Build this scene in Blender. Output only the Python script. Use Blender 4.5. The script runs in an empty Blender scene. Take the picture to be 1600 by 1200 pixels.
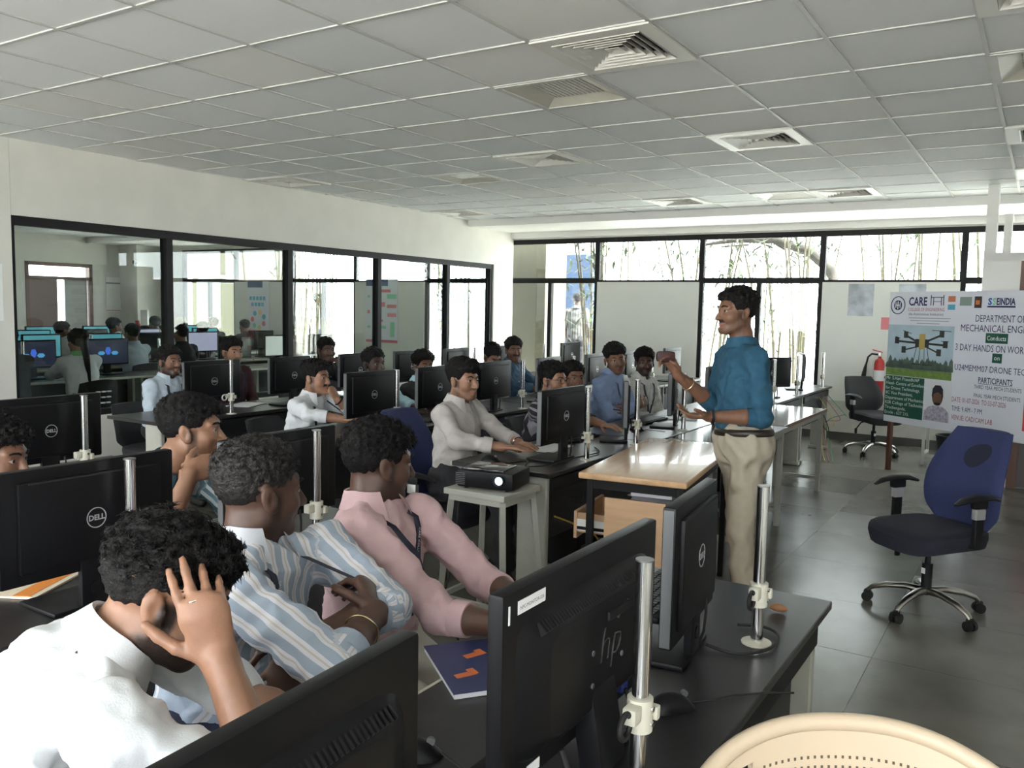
import bpy, bmesh, math, random
import numpy as np
from mathutils import Vector, Matrix, Euler
random.seed(7)
SC = bpy.context.scene
COL = SC.collection
PI = math.pi
# ------------------------------------------------------------------ camera
cam_d = bpy.data.cameras.new('camera'); cam = bpy.data.objects.new('camera', cam_d); COL.objects.link(cam)
YAW, PITCH, ROLL = -0.5638, -0.0902, 0.0196
_f = Vector((math.sin(YAW)*math.cos(PITCH), math.cos(YAW)*math.cos(PITCH), math.sin(PITCH)))
_r = Vector((math.cos(YAW), -math.sin(YAW), 0)); _u = _r.cross(_f)
_r2 = _r*math.cos(ROLL)+_u*math.sin(ROLL); _u2 = _u*math.cos(ROLL)-_r*math.sin(ROLL)
m = Matrix((_r2, _u2, -_f)).transposed().to_4x4(); m.translation = (0, 0, 1.6)
cam.matrix_world = m
cam_d.sensor_width = 36; cam_d.lens = 1319.24/1600*36; cam_d.clip_start = .05; cam_d.clip_end = 300
SC.camera = cam
# ------------------------------------------------------------------ sky and exposure
W = bpy.data.worlds.new('overcast_sky'); SC.world = W; W.use_nodes = True
bg = W.node_tree.nodes['Background']; bg.inputs[0].default_value = (.93, .97, 1.0, 1); bg.inputs[1].default_value = 9.0
SC.view_settings.view_transform = 'Standard'; SC.view_settings.look = 'None'
SC.view_settings.gamma = 1; SC.view_settings.use_curve_mapping = False
SC.view_settings.exposure = 0.42
sun_d = bpy.data.lights.new('sun', 'SUN'); sun_d.energy = 34; sun_d.angle = math.radians(2.0); sun_d.color = (1, .97, .92)
sun = bpy.data.objects.new('sun', sun_d); COL.objects.link(sun); sun.rotation_euler = (0, math.radians(38), 0)      # high sun along the window walls: lights the courtyards only
def portal(x0, x1, z0, z1, y, into):
    l = bpy.data.lights.new('window_daylight', 'AREA'); l.shape = 'RECTANGLE'; l.size = x1-x0; l.size_y = z1-z0
    l.cycles.is_portal = True
    o = bpy.data.objects.new('window_daylight', l); COL.objects.link(o)
    o.location = ((x0+x1)/2, y, (z0+z1)/2); o.rotation_euler = (PI/2 if into < 0 else -PI/2, 0, 0)
    # -Z of the light points into the room
BAYS = [-0.89+1.6*k for k in range(-10, 3)]        # mullion lines of the window wall
# ------------------------------------------------------------------ materials
MATS = {}
def mat(name, col, rough=.5, metal=0., var=0., vscale=8., bump=0., bscale=60., spec=.5, emit=None, estr=1., coat=0., stretch=(1,1,1), col2=None):
    if name in MATS: return MATS[name]
    M = bpy.data.materials.new(name); M.use_nodes = True; nt = M.node_tree; b = nt.nodes['Principled BSDF']
    b.inputs['Base Color'].default_value = (*col, 1); b.inputs['Roughness'].default_value = rough
    b.inputs['Metallic'].default_value = metal; b.inputs['Specular IOR Level'].default_value = spec
    b.inputs['Coat Weight'].default_value = coat
    if emit: b.inputs['Emission Color'].default_value = (*emit, 1); b.inputs['Emission Strength'].default_value = estr
    if var or bump:
        tc = nt.nodes.new('ShaderNodeTexCoord'); mp = nt.nodes.new('ShaderNodeMapping'); mp.inputs['Scale'].default_value = stretch
        nt.links.new(tc.outputs['Object'], mp.inputs[0])
    if var:
        n = nt.nodes.new('ShaderNodeTexNoise'); n.inputs['Scale'].default_value = vscale; n.inputs['Detail'].default_value = 5
        nt.links.new(mp.outputs[0], n.inputs['Vector'])
        r = nt.nodes.new('ShaderNodeValToRGB'); r.color_ramp.elements[0].position = .3; r.color_ramp.elements[1].position = .7
        c2 = col2 or tuple(c*(1-var) for c in col)
        r.color_ramp.elements[0].color = (*c2, 1)
        r.color_ramp.elements[1].color = (*(tuple(min(1, c*(1+var*.6)) for c in col) if not col2 else col), 1)
        nt.links.new(n.outputs['Fac'], r.inputs[0]); nt.links.new(r.outputs[0], b.inputs['Base Color'])
    if bump:
        n2 = nt.nodes.new('ShaderNodeTexNoise'); n2.inputs['Scale'].default_value = bscale; n2.inputs['Detail'].default_value = 3
        nt.links.new(mp.outputs[0], n2.inputs['Vector'])
        bp = nt.nodes.new('ShaderNodeBump'); bp.inputs['Strength'].default_value = bump; bp.inputs['Distance'].default_value = .01
        nt.links.new(n2.outputs['Fac'], bp.inputs['Height']); nt.links.new(bp.outputs[0], b.inputs['Normal'])
    MATS[name] = M
    return M
def glass_mat(name, tint=(.93, .96, .95), refl=.9):
    if name in MATS: return MATS[name]
    M = bpy.data.materials.new(name); M.use_nodes = True; nt = M.node_tree; nt.nodes.clear()
    o = nt.nodes.new('ShaderNodeOutputMaterial'); mx = nt.nodes.new('ShaderNodeMixShader'); fr = nt.nodes.new('ShaderNodeFresnel')
    ge = nt.nodes.new('ShaderNodeNewGeometry'); mr = nt.nodes.new('ShaderNodeMapRange')
    mr.inputs['To Min'].default_value = 1.45; mr.inputs['To Max'].default_value = 1/1.45      # same reflectance on both faces of the pane
    nt.links.new(ge.outputs['Backfacing'], mr.inputs['Value']); nt.links.new(mr.outputs[0], fr.inputs[0])
    t = nt.nodes.new('ShaderNodeBsdfTransparent'); t.inputs[0].default_value = (*tint, 1)
    g = nt.nodes.new('ShaderNodeBsdfGlossy'); g.inputs['Roughness'].default_value = .01; g.inputs[0].default_value = (refl, refl, refl, 1)
    nt.links.new(fr.outputs[0], mx.inputs[0]); nt.links.new(t.outputs[0], mx.inputs[1]); nt.links.new(g.outputs[0], mx.inputs[2]); nt.links.new(mx.outputs[0], o.inputs[0])
    MATS[name] = M; return M
# ------------------------------------------------------------------ mesh builder
class MB:
    def __init__(s): s.v = []; s.f = []; s.mi = []; s.cur = 0
    def _add(s, vs, fs):
        n = len(s.v); s.v += [tuple(v) for v in vs]; s.f += [tuple(i+n for i in f) for f in fs]; s.mi += [s.cur]*len(fs); return s
    def box(s, c, d, M=None):
        c = Vector(c); h = Vector(d)/2
        vs = [Vector((sx*h.x, sy*h.y, sz*h.z)) for sx in (-1, 1) for sy in (-1, 1) for sz in (-1, 1)]
        vs = [(M @ v if M else v)+c for v in vs]
        return s._add(vs, [(0,1,3,2),(4,6,7,5),(0,4,5,1),(2,3,7,6),(0,2,6,4),(1,5,7,3)])
    def b2(s, x0, x1, y0, y1, z0, z1): return s.box(((x0+x1)/2, (y0+y1)/2, (z0+z1)/2), (x1-x0, y1-y0, z1-z0))
    def rbox(s, c, d, r, M=None, seg=2):
        bm = bmesh.new(); bmesh.ops.create_cube(bm, size=1)
        for v in bm.verts: v.co = Vector((v.co.x*d[0], v.co.y*d[1], v.co.z*d[2]))
        bmesh.ops.bevel(bm, geom=bm.edges[:], offset=min(r, min(d)*.49), segments=seg, profile=.6, affect='EDGES')
        bm.verts.index_update(); c = Vector(c)
        s._add([(M @ v.co if M else v.co)+c for v in bm.verts], [[v.index for v in f.verts] for f in bm.faces]); bm.free(); return s
    def tube(s, pts, r, n=8, cap=True, closed=False, flat=1.0):
        pts = [Vector(p) for p in pts]; k = len(pts); rs = r if isinstance(r, (list, tuple)) else [r]*k
        up = Vector((0, 0, 1)); vs = []; fs = []; prev = None
        for i, p in enumerate(pts):
            if closed: t = pts[(i+1) % k]-pts[i-1]
            else: t = pts[min(i+1, k-1)]-pts[max(i-1, 0)]
            t.normalize()
            if prev is None:
                a = up if abs(t.z) < .9 else Vector((1, 0, 0)); u = t.cross(a).normalized()
            else: u = (prev-t*prev.dot(t)).normalized()
            w = t.cross(u); prev = u
            for j in range(n):
                a = 2*PI*j/n; vs.append(p+u*math.cos(a)*rs[i]+w*math.sin(a)*rs[i]*flat)
        for i in range(k if closed else k-1):
            for j in range(n): fs.append((i*n+j, i*n+(j+1) % n, ((i+1) % k)*n+(j+1) % n, ((i+1) % k)*n+j))
        if cap and not closed: fs += [tuple(range(n-1, -1, -1)), tuple((k-1)*n+j for j in range(n))]
        return s._add(vs, fs)
    def cyl(s, p0, p1, r, n=16, r1=None): return s.tube([p0, p1], [r, r if r1 is None else r1], n)
    def lathe(s, prof, c=(0, 0, 0), n=24, M=None):
        vs = []; fs = []; k = len(prof); c = Vector(c)
        for r, z in prof:
            for j in range(n):
                v = Vector((r*math.cos(2*PI*j/n), r*math.sin(2*PI*j/n), z)); vs.append((M @ v if M else v)+c)
        for i in range(k-1):
            for j in range(n): fs.append((i*n+j, i*n+(j+1) % n, (i+1)*n+(j+1) % n, (i+1)*n+j))
        if prof[0][0] > 1e-6: fs.append(tuple(range(n-1, -1, -1)))
        if prof[-1][0] > 1e-6: fs.append(tuple((k-1)*n+j for j in range(n)))
        return s._add(vs, fs)
    def prism(s, poly, axis, a, b):
        """poly: 2-D outline (ccw), extruded along axis 0/1/2 from a to b"""
        n = len(poly)
        def P(q, t): l = list(q); l.insert(axis, t); return tuple(l)
        vs = [P(q, a) for q in poly]+[P(q, b) for q in poly]
        fs = [tuple(range(n-1, -1, -1)), tuple(range(n, 2*n))]+[(i, (i+1) % n, n+(i+1) % n, n+i) for i in range(n)]
        return s._add(vs, fs)
    def grid(s, P, thick=None, closed_u=False):
        """P[i][j] points -> sheet; thick adds a back side"""
        nu = len(P); nv = len(P[0]); vs = [p for row in P for p in row]; fs = []
        for i in range(nu if closed_u else nu-1):
            for j in range(nv-1): fs.append((i*nv+j, ((i+1) % nu)*nv+j, ((i+1) % nu)*nv+j+1, i*nv+j+1))
        return s._add(vs, fs)
    def mesh(s, name, mats, smooth=False):
        me = bpy.data.meshes.new(name); me.from_pydata(s.v, [], s.f)
        for mm in (mats if isinstance(mats, (list, tuple)) else [mats]): me.materials.append(mm)
        if len(set(s.mi)) > 1: me.polygons.foreach_set('material_index', s.mi)
        bm = bmesh.new(); bm.from_mesh(me); bmesh.ops.recalc_face_normals(bm, faces=bm.faces); bm.to_mesh(me); bm.free()
        if smooth:
            me.polygons.foreach_set('use_smooth', [True]*len(me.polygons))
            try: me.set_sharp_from_angle(angle=math.radians(smooth if smooth is not True else 40))
            except Exception: pass
        me.update(); return me
    def build(s, name, mats, parent=None, smooth=False, loc=None, rot=None):
        return obj(name, s.mesh(name, mats, smooth), parent, loc, rot)
def obj(name, me, parent=None, loc=None, rot=None):
    o = bpy.data.objects.new(name, me); COL.objects.link(o)
    if parent: o.parent = parent
    if loc is not None: o.location = loc
    if rot is not None: o.rotation_euler = rot
    return o
def tag(o, label, cat, group=None):
    o['label'] = label; o['category'] = cat
    if group: o['group'] = group
    return o
def thing(name, label, cat, loc=(0, 0, 0), rz=0., group=None):
    o = bpy.data.objects.new(name, None); COL.objects.link(o); o.location = loc; o.rotation_euler = (0, 0, rz); o.empty_display_size = .1
    return tag(o, label, cat, group)
def struct(o): o['kind'] = 'structure'; return o
def stuff(o): o['kind'] = 'stuff'; return o
def copy_tree(o, parent=None):
    c = o.copy(); COL.objects.link(c); c.parent = parent
    for ch in o.children: copy_tree(ch, c)
    return c
def dup(root, loc, rz=None, label=None, group=None):
    c = copy_tree(root); c.location = loc
    if rz is not None: c.rotation_euler = (0, 0, rz)
    if label: c['label'] = label
    if group: c['group'] = group
    return c
def RZ(a): return Matrix.Rotation(a, 3, 'Z')
def text_mesh(body, size, M=None, depth=0., bold=0., align='LEFT', spacing=1.):
    """mesh of a line of lettering in the XY plane (x right, y up)"""
    cu = bpy.data.curves.new('lettering', 'FONT'); cu.body = body; cu.size = size; cu.extrude = depth; cu.offset = bold
    cu.align_x = align; cu.space_character = spacing; cu.resolution_u = 2
    o = bpy.data.objects.new('lettering', cu); COL.objects.link(o)
    dg = bpy.context.evaluated_depsgraph_get(); me = bpy.data.meshes.new_from_object(o.evaluated_get(dg))
    bpy.data.objects.remove(o); bpy.data.curves.remove(cu); me.name = 'lettering'
    if M is not None: me.transform(M)
    return me
def lettering(parent, body, size, M, material, name='lettering', **k):
    me = text_mesh(body, size, M, **k); me.materials.clear(); me.materials.append(material)
    return obj(name, me, parent)
# ================================================================== the room
ZC = 2.83
m_wall = mat('wall_paint', (.72, .71, .66), .85, var=.05, vscale=3, bump=.03, bscale=200)
m_wallg = mat('wall_dado_paint', (.55, .54, .50), .8, var=.08, vscale=4)
m_white = mat('white_gloss_paint', (.80, .80, .77), .5)
m_black = mat('black_frame_paint', (.012, .012, .013), .55, spec=.2)
m_glass = glass_mat('clear_glass')
m_tileA = mat('ceiling_tile', (.82, .84, .84), .75, bump=.05, bscale=300)
m_tileB = mat('ceiling_tile_cool_tilt_tone', (.79, .815, .82), .7, bump=.05, bscale=300)  # duller copy: shading of slightly tilted tiles put into the colour
m_tileC = mat('ceiling_tile_warm_tilt_tone', (.82, .82, .80), .72, bump=.05, bscale=300)  # warmer copy, likewise painting how light varies on tilted tiles
m_bar = mat('ceiling_bar', (.58, .58, .56), .5)
m_floor = mat('kota_stone', (.155, .150, .130), .25, var=.28, vscale=2.2, bump=.04, bscale=25)
m_floor2 = mat('kota_stone_worn', (.165, .157, .135), .28, var=.3, vscale=3.5, bump=.05, bscale=25)
m_joint = mat('floor_joint', (.07, .068, .06), .7)
m_panel = mat('panel_laminate', (.74, .75, .71), .45, var=.03, vscale=2)
m_dark = mat('dark_void', (.02, .02, .02), .8)
# floor
fb = MB(); fb.b2(-17, 2.5, -2.7, 11.4, -.12, -.004); floor = struct(fb.build('floor', m_joint))
TS = .75
base_tile = MB(); base_tile.box((0, 0, -.012), (TS-.002, TS-.002, .024)); tmA = base_tile.mesh('floor_tile', m_floor)
base_tile2 = MB(); base_tile2.box((0, 0, -.012), (TS-.002, TS-.002, .024)); tmB = base_tile2.mesh('floor_tile', m_floor2)
k = 0
for i in range(13):
    for j in range(19):
        x = 2.4-TS*(i+.5); y = -2.6+TS*(j+.5)
        if y > 11.5: continue
        obj('floor_tile', tmB if random.random() < .3 else tmA, floor, (x, y, random.uniform(-.0008, 0)))
of = MB(); of.b2(-16.6, -7.35, 1.0, 11.3, -.02, -.001); of.build('floor_slab', m_floor2, floor)
# ceiling
def gx(j): return (j-5.5428)*.6
def gy(i): return (i+2.7465)*.6
cb = MB(); cb.b2(-7.3, 2.5, -2.7, 9.98, ZC+.08, ZC+.16); cb.b2(-7.3, 2.5, -2.7, gy(-1), ZC, ZC+.08); cb.b2(-17, -7.3, 0.9, 11.4, ZC+.02, ZC+.1); ceil = struct(cb.build('ceiling', m_tileA))
tms = []
for mm in (m_tileA, m_tileB, m_tileC):
    t = MB(); t.box((0, 0, .006), (.582, .582, .012)); tms.append(t.mesh('ceiling_tile', mm))
def gx(j): return (j-5.5428)*.6
def gy(i): return (i+2.7465)*.6
VENTS = [(2,3),(-1,7),(2,7),(-6,7),(-6,12),(2,12),(-1,12),(5,3),(5,8),(5,11),(-4,3)]
VENTS = VENTS[:-1]
LIGHTS = [(1,4),(-3,8),(5,5),(1,12)]
for i in range(-1, 14):
    for j in range(-7, 9):
        if (j, i) in VENTS or (j, i) in LIGHTS: continue
        x0, y0 = gx(j)+.3, gy(i)+.3
        if y0 > 9.98+.1: continue
        r = random.random(); tm = tms[0] if r < .5 else tms[1] if r < .8 else tms[2]
        obj('ceiling_tile', tm, ceil, (x0, y0, ZC+.004), (random.uniform(-.004, .004), random.uniform(-.004, .004), 0))
for j in range(-7, 10):
    b = MB(); b.b2(gx(j)-.010, gx(j)+.010, gy(-1), 9.98, ZC-.002, ZC+.02); b.build('ceiling_bar', m_bar, ceil)
for i in range(-1, 14):
    b = MB(); b.b2(-7.3, 2.4, gy(i)-.010, gy(i)+.010, ZC-.0015, ZC+.02); b.build('ceiling_bar', m_bar, ceil)
# ceiling air diffusers
m_vent = mat('diffuser_metal', (.70, .69, .64), .4)
m_ventd = mat('diffuser_throat', (.03, .03, .03), .8)
def make_vent():
    t = thing('air_diffuser', '', 'air vent', group='square louvred air diffusers in the ceiling')
    f = MB()
    for s in (-1, 1):
        f.box((s*.262, 0, -.004), (.075, .6, .012)); f.box((0, s*.262, -.004), (.45, .075, .012))
    f.build('frame', m_vent, t)
    d = MB(); d.box((0, 0, .045), (.46, .46, .01)); d.build('throat', m_ventd, t)
    for q in range(6):
        a0 = .222-.037*q; a1 = a0-.019 if q < 5 else .0; z0 = -.014+.002*q; z1 = z0+(.03 if q < 5 else .012)
        l = MB()
        for (c, sx) in ((0, 1), (1, 1), (2, 1), (3, 1)):
            R = RZ(c*PI/2)
            pts = [Vector((-a0, a0, z0)), Vector((a0, a0, z0)), Vector((a1, a1, z1)), Vector((-a1, a1, z1))]
            up = Vector((0, 0, .003))
            vs = [R @ p for p in pts]+[R @ p+up for p in pts]
            l._add(vs, [(0,1,2,3),(7,6,5,4),(0,4,5,1),(1,5,6,2),(2,6,7,3),(3,7,4,0)])
        l.build('louver', m_vent, t)
    return t
VL = {(2,3):'large square louvred air diffuser above the aisle beside a perforated light panel',
 (-1,7):'louvred ceiling diffuser midway along the ceiling over the second desk row',
 (2,7):'louvred ceiling diffuser above the wooden table',
 (-6,7):'louvred ceiling diffuser with dark throat beside the glass partition wall',
 (-6,12):'small looking ceiling diffuser in the corner of partition wall and window beam',
 (2,12):'louvred ceiling diffuser by the window beam above the panel next to the door window',
 (-1,12):'louvred ceiling diffuser by the window beam above the middle window',
 (5,3):'louvred ceiling diffuser above the blue office chair',
 (5,8):'louvred ceiling diffuser in front of the white duct',
 (5,11):'louvred ceiling diffuser beside the white duct at the window beam'}
v0 = None
for (j, i), lb in VL.items():
    if v0 is None: v0 = make_vent(); v0.location = (gx(j)+.3, gy(i)+.3, ZC); v0['label'] = lb
    else: dup(v0, (gx(j)+.3, gy(i)+.3, ZC), 0, lb)
m_lightp = mat('light_panel_reflector', (.70, .68, .58), .3, var=.08, vscale=6)
m_perf = mat('light_panel_mesh', (.62, .60, .55), .35)
LL = {(1,4):'unlit recessed light panel with perforated square centre next to a diffuser', (-3,8):'unlit recessed light panel catching window glare above the third desk row',
 (5,5):'unlit recessed light panel above the blue chair', (1,12):'unlit recessed light panel close to the window beam'}
for (j, i), lb in LL.items():
    t = thing('ceiling_light', lb, 'ceiling light', (gx(j)+.3, gy(i)+.3, ZC), group='unlit recessed ceiling lights')
    f = MB()
    for s in (-1, 1): f.box((s*.278, 0, .0), (.03, .586, .012)); f.box((0, s*.278, 0), (.53, .03, .012))
    f.build('frame', m_bar, t)
    rf = MB(); a = .263; b_ = .17
    for c in range(4):
        R = RZ(c*PI/2); rf._add([R @ Vector(p) for p in ((-a, a, -.002), (a, a, -.002), (b_, b_, .03), (-b_, b_, .03))], [(0,1,2,3)])
    rf.build('reflector', m_lightp, t)
    p = MB()
    for q in range(12):
        p.box((-.17+.34*(q+.5)/12, 0, .03), (.013, .34, .004)); p.box((0, -.17+.34*(q+.5)/12, .032), (.34, .013, .004))
    p.build('perforated_diffuser', m_perf, t)
    p = MB(); p.box((0, 0, .04), (.36, .36, .004)); p.build('lamp_tray', mat('lamp_tray', (.45, .45, .42), .5), t)
# ---- beam under the ceiling along the window wall
b = MB(); b.b2(-7.45, 2.5, 9.98, 10.06, 2.74, ZC+.1); b.b2(-7.45, 2.5, 10.06, 11.3, 2.755, ZC+.1); struct(b.build('trim_1', m_white))
b = MB(); b.b2(-7.45, 2.5, 11.2, 11.3, 2.67, 2.755); struct(b.build('trim_2', m_white))
# ---- window wall (back) : bays of 1.6 m, glass and panel in turn
WY = 11.3
b = MB(); b.b2(-17, 2.5, WY, WY+.25, -.1, .5); b.b2(-17, 2.5, WY, WY+.25, 2.65, 3.0)
b.b2(-17, -15.35, WY, WY+.25, .5, 2.65)
wback = struct(b.build('wall_back', m_wall))
b = MB(); b.b2(-7.3, 2.4, WY-.012, WY, 0, .5); b.build('dado', m_wallg, wback)
b = MB(); b.b2(-7.3, 2.4, WY-.02, WY-.012, 0, .1); struct(b.build('baseboard_back', mat('skirting_stone', (.06, .06, .055), .4)))
def frame_bar(p, x0, x1, z0, z1, d=.07, name='frame_bar', y=WY): 
    q = MB(); q.b2(x0, x1, y-.01, y-.01+d, z0, z1); return q.build(name, m_black, p)
def pane(p, x0, x1, z0, z1, y=WY+.03):
    q = MB(); q.b2(x0, x1, y, y+.006, z0, z1); return q.build('pane', m_glass, p)
wn = 0
for k in range(-9, 2):
    x0 = -.89+1.6*k; x1 = x0+1.6
    if x0 < -15.4 or x1 > 2.6: continue
    wn += 1
    glazed = (k % 2 == 0) if k >= -4 else (k % 2 == 1)
    w = struct(thing('window_%d' % wn, '', 'window')); del w['label']; del w['category']; w.location = (0, 0, 0)
    frame_bar(w, x0-.035, x0+.035, .5, 2.65)
    if k == 1 or x1 > 2.3: frame_bar(w, x1-.035, x1+.035, .5, 2.65)
    frame_bar(w, x0+.035, x1-.035, 2.58, 2.65); frame_bar(w, x0+.035, x1-.035, 1.985, 2.06 if glazed else 2.03)
    pane(w, x0+.035, x1-.035, 2.06, 2.58)
    if glazed:
        frame_bar(w, x0+.77, x0+.83, .56, 1.985); frame_bar(w, x0+.035, x1-.035, .5, .56)
        pane(w, x0+.035, x0+.77, .56, 1.985); pane(w, x0+.83, x1-.035, .56, 1.985)
    else:
        q = MB(); q.b2(x0+.02, x1-.02, WY-.035, WY+.05, .5, 2.0); q.build('infill_panel', m_panel, w)
    portal(x0, x1, .5 if glazed else 2.0, 2.62, WY+.27, -1)
# ---- glass partition on the left (slightly out of square)
PA = math.atan(.035)
part = struct(bpy.data.objects.new('wall_left', None)); COL.objects.link(part); part.location = (-6.95, 3.53, 0); part.rotation_euler = (0, 0, PA)
LP = 7.75
def pb(name, mm, y0, y1, z0, z1, t=.1, xo=0.):
    q = MB(); q.b2(xo-t/2, xo+t/2, y0, y1, z0, z1); return q.build(name, mm, part)
pb('upper_wall', m_wall, 0, LP, 2.245, ZC+.02, .14); pb('low_wall', m_wall, 0, LP, 0, .6, .14)
pb('top_rail', m_black, 0, 7.18, 2.175, 2.245, .1); pb('sill_rail', m_black, 0, 7.18, .6, .65, .1)
ms = [0., 1.46, 3.0, 4.52, 6.02, 7.15]
for q, y in enumerate(ms): pb('mullion', m_black, y-.035, y+.035, .65, 2.175, .09)
for a, c in zip(ms[:-1], ms[1:]): pb('pane', glass_mat('partition_glass', (.90, .93, .91)), a+.035, c-.035, .65, 2.175, .008)
pb('end_wall', m_wall, 7.18, LP, 0, 2.245, .14)
# near opaque wall on the left, window wall behind the camera, side wall
b = MB(); b.b2(-7.1, -6.88, -2.7, 3.53, 0, ZC+.02); struct(b.build('wall_left', m_wall))
b = MB(); b.b2(-7.1, 2.5, -2.8, -2.6, 0, .8); b.b2(-7.1, 2.5, -2.8, -2.6, 2.6, ZC+.1)
for q in range(7): b.b2(-7.1+q*1.6-.1, -7.1+q*1.6+.1, -2.8, -2.6, .8, 2.6)
struct(b.build('wall_front', m_wall))
for q in range(6): portal(-7.0+q*1.6, -5.6+q*1.6, .8, 2.6, -2.82, 1)
b = MB(); b.b2(2.4, 2.6, -2.7, 11.4, 0, ZC+.1); struct(b.build('wall_right', m_wall))
# white enclosure with brown door beside the poster, duct above it
b = MB(); b.b2(-.56, -.25, 9.15, 9.3, 0, 2.2); b.b2(-.56, 2.4, 9.15, 10.0, 2.12, 2.2); b.b2(.75, 2.4, 9.15, 9.3, 0, 2.12); b.b2(-.56, -.46, 9.3, 10.0, 0, 2.12)
struct(b.build('wall_enclosure', m_white))
m_brown = mat('door_wood', (.13, .055, .035), .45, var=.3, vscale=6, stretch=(1, 1, .15))
dr = struct(bpy.data.objects.new('door_1', None)); COL.objects.link(dr); dr.location = (.25, 9.2, 0)
q = MB(); q.b2(-.5, -.42, -.06, .06, 0, 2.12); q.b2(.42, .5, -.06, .06, 0, 2.12); q.b2(-.42, .42, -.06, .06, 2.04, 2.12); q.build('door_frame', m_brown, dr)
q = MB(); q.b2(-.42, .42, -.02, .02, .005, 2.04); q.build('door_leaf', mat('door_leaf_paint', (.07, .05, .045), .4), dr)
q = MB(); q.cyl((.33, -.02, 1.0), (.33, -.07, 1.0), .012); q.cyl((.33, -.07, 1.0), (.22, -.07, 1.0), .01); q.build('door_handle', mat('chrome', (.78, .78, .78), .15, 1.), dr)
q = MB(); q.b2(-.56, -.465, 9.16, 9.3, 2.2, ZC+.01); tag(q.build('cable_duct', m_white), 'white square duct rising from the enclosure beside the poster to the ceiling', 'duct')
q = MB(); q.b2(-.43, -.36, 9.6, 9.7, 2.2, 2.56); q.b2(-.43, -.36, 9.6, 10.0, 2.56, 2.6); tag(q.build('cable_duct', m_white), 'shorter white duct behind the tall square duct on the enclosure', 'duct')
# ---- the room beyond the glass
b = MB(); DY0, DY1, DZ = 8.75, 10.1, 2.31
b.b2(-16.8, -16.6, .9, DY0, 0, ZC+.02); b.b2(-16.8, -16.6, DY1, 11.4, 0, ZC+.02); b.b2(-16.8, -16.6, DY0, DY1, DZ, ZC+.02)
b.b2(-16.8, -7.3, .8, 1.0, 0, ZC+.02)
b.b2(-16.6, -16.0, 10.7, 11.3, 0, ZC)
struct(b.build('wall_far_room', m_wall))
b = MB(); b.b2(-16.6, -7.45, 9.98, 11.3, 2.74, ZC+.02); struct(b.build('trim_3', m_white))
d2 = struct(bpy.data.objects.new('door_2', None)); COL.objects.link(d2); d2.location = (-16.68, 9.42, 0)
q = MB(); hw = (DY1-DY0)/2
for s in (-1, 1): q.b2(-.06, .09, s*hw-(.07 if s > 0 else 0), s*hw+(.07 if s < 0 else 0), 0, DZ)
q.b2(-.06, .09, -hw, hw, DZ-.07, DZ); q.b2(-.06, .09, -hw, hw, 1.98, 2.04); q.build('door_frame', m_brown, d2)
q = MB(); q.b2(-.02, .03, -hw+.07, -.03, .0, 1.98); q.build('door_leaf', mat('far_door_paint', (.16, .10, .085), .5), d2)
q = MB(); q.b2(-.02, .03, .12, .58, .0, 1.98); q.build('door_leaf', mat('far_door_grey', (.35, .35, .34), .4), d2)
q = MB(); q.b2(0, .01, -.03, .12, .3, 1.98); q.b2(0, .01, -hw+.07, hw-.07, 2.04, DZ-.07); q.build('pane', m_glass, d2)
# paper notices on the walls
m_paper = mat('notice_paper', (.86, .87, .86), .7, var=.03, vscale=10)
q = MB(); q.b2(-6.88, -6.876, 3.02, 3.45, 1.42, 1.86); tag(q.build('wall_notice', m_paper), 'white printed notice on the near white wall beside the glass partition', 'notice')
m_print = mat('notice_ink', (.25, .27, .35), .7); m_pink = mat('notice_pink', (.75, .25, .28), .7); m_navy = mat('poster_navy', (.05, .10, .22), .6); m_cyan = mat('poster_cyan', (.10, .42, .62), .6); m_yel = mat('poster_yellow', (.75, .62, .25), .6); m_grn = mat('poster_green', (.25, .65, .42), .6); m_red = mat('poster_red', (.72, .18, .2), .6); m_lav = mat('poster_lavender', (.74, .76, .84), .6)
t = thing('wall_notice', 'pale printed notice with a dark heading strip on the far wall beyond the glass', 'notice', (-16.59, 10.55, 1.35))
q = MB(); q.b2(0, .004, -.17, .17, 0, .72); q.build('sheet', m_paper, t); q = MB(); q.b2(.004, .006, -.17, .17, .58, .61); q.build('heading_strip', m_print, t); q = MB(); q.b2(.004, .006, -.17, .17, .02, .035); q.build('footer_line', m_red, t)
t = thing('wall_poster', 'tall poster with blue icons and coloured circles on the panel beyond the glass', 'poster', (-12.97, 11.255, 1.03))
q = MB(); q.b2(-.3, .3, -.004, 0, 0, .98); q.build('sheet', m_lav, t); q = MB(); q.b2(-.3, .12, -.006, -.004, .86, .98); q.build('heading_block', m_navy, t)
q = MB(); q.b2(-.3, .3, -.006, -.004, .0, .04); q.build('footer_band', m_red, t)
for a in range(9):
    q = MB(); u, w = (-.25+a*.095, .62) if a < 5 else (-.20+(a-5)*.095, .5); q.b2(u, u+.07, -.006, -.004, w, w+.07); q.build('icon_square', m_cyan, t)
for a, mm in enumerate((m_cyan, m_yel, m_cyan, m_red, m_grn, m_yel, m_red)):
    an = a*2*PI/7+.4; q = MB(); q.cyl((.17*math.cos(an), -.004, .24+.15*math.sin(an)), (.17*math.cos(an), -.007, .24+.15*math.sin(an)), .05, 14); q.build('circle_icon', mm, t)
t = thing('wall_poster', 'tall flow chart poster with green and pink boxes on the second panel beyond the glass', 'poster', (-9.83, 11.255, .95))
q = MB(); q.b2(-.36, .36, -.004, 0, 0, 1.1); q.build('sheet', m_lav, t); q = MB(); q.b2(-.36, .14, -.006, -.004, .98, 1.1); q.build('heading_block', m_navy, t); q = MB(); q.b2(-.36, .36, -.006, -.004, .0, .045); q.build('footer_band', m_red, t)
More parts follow.
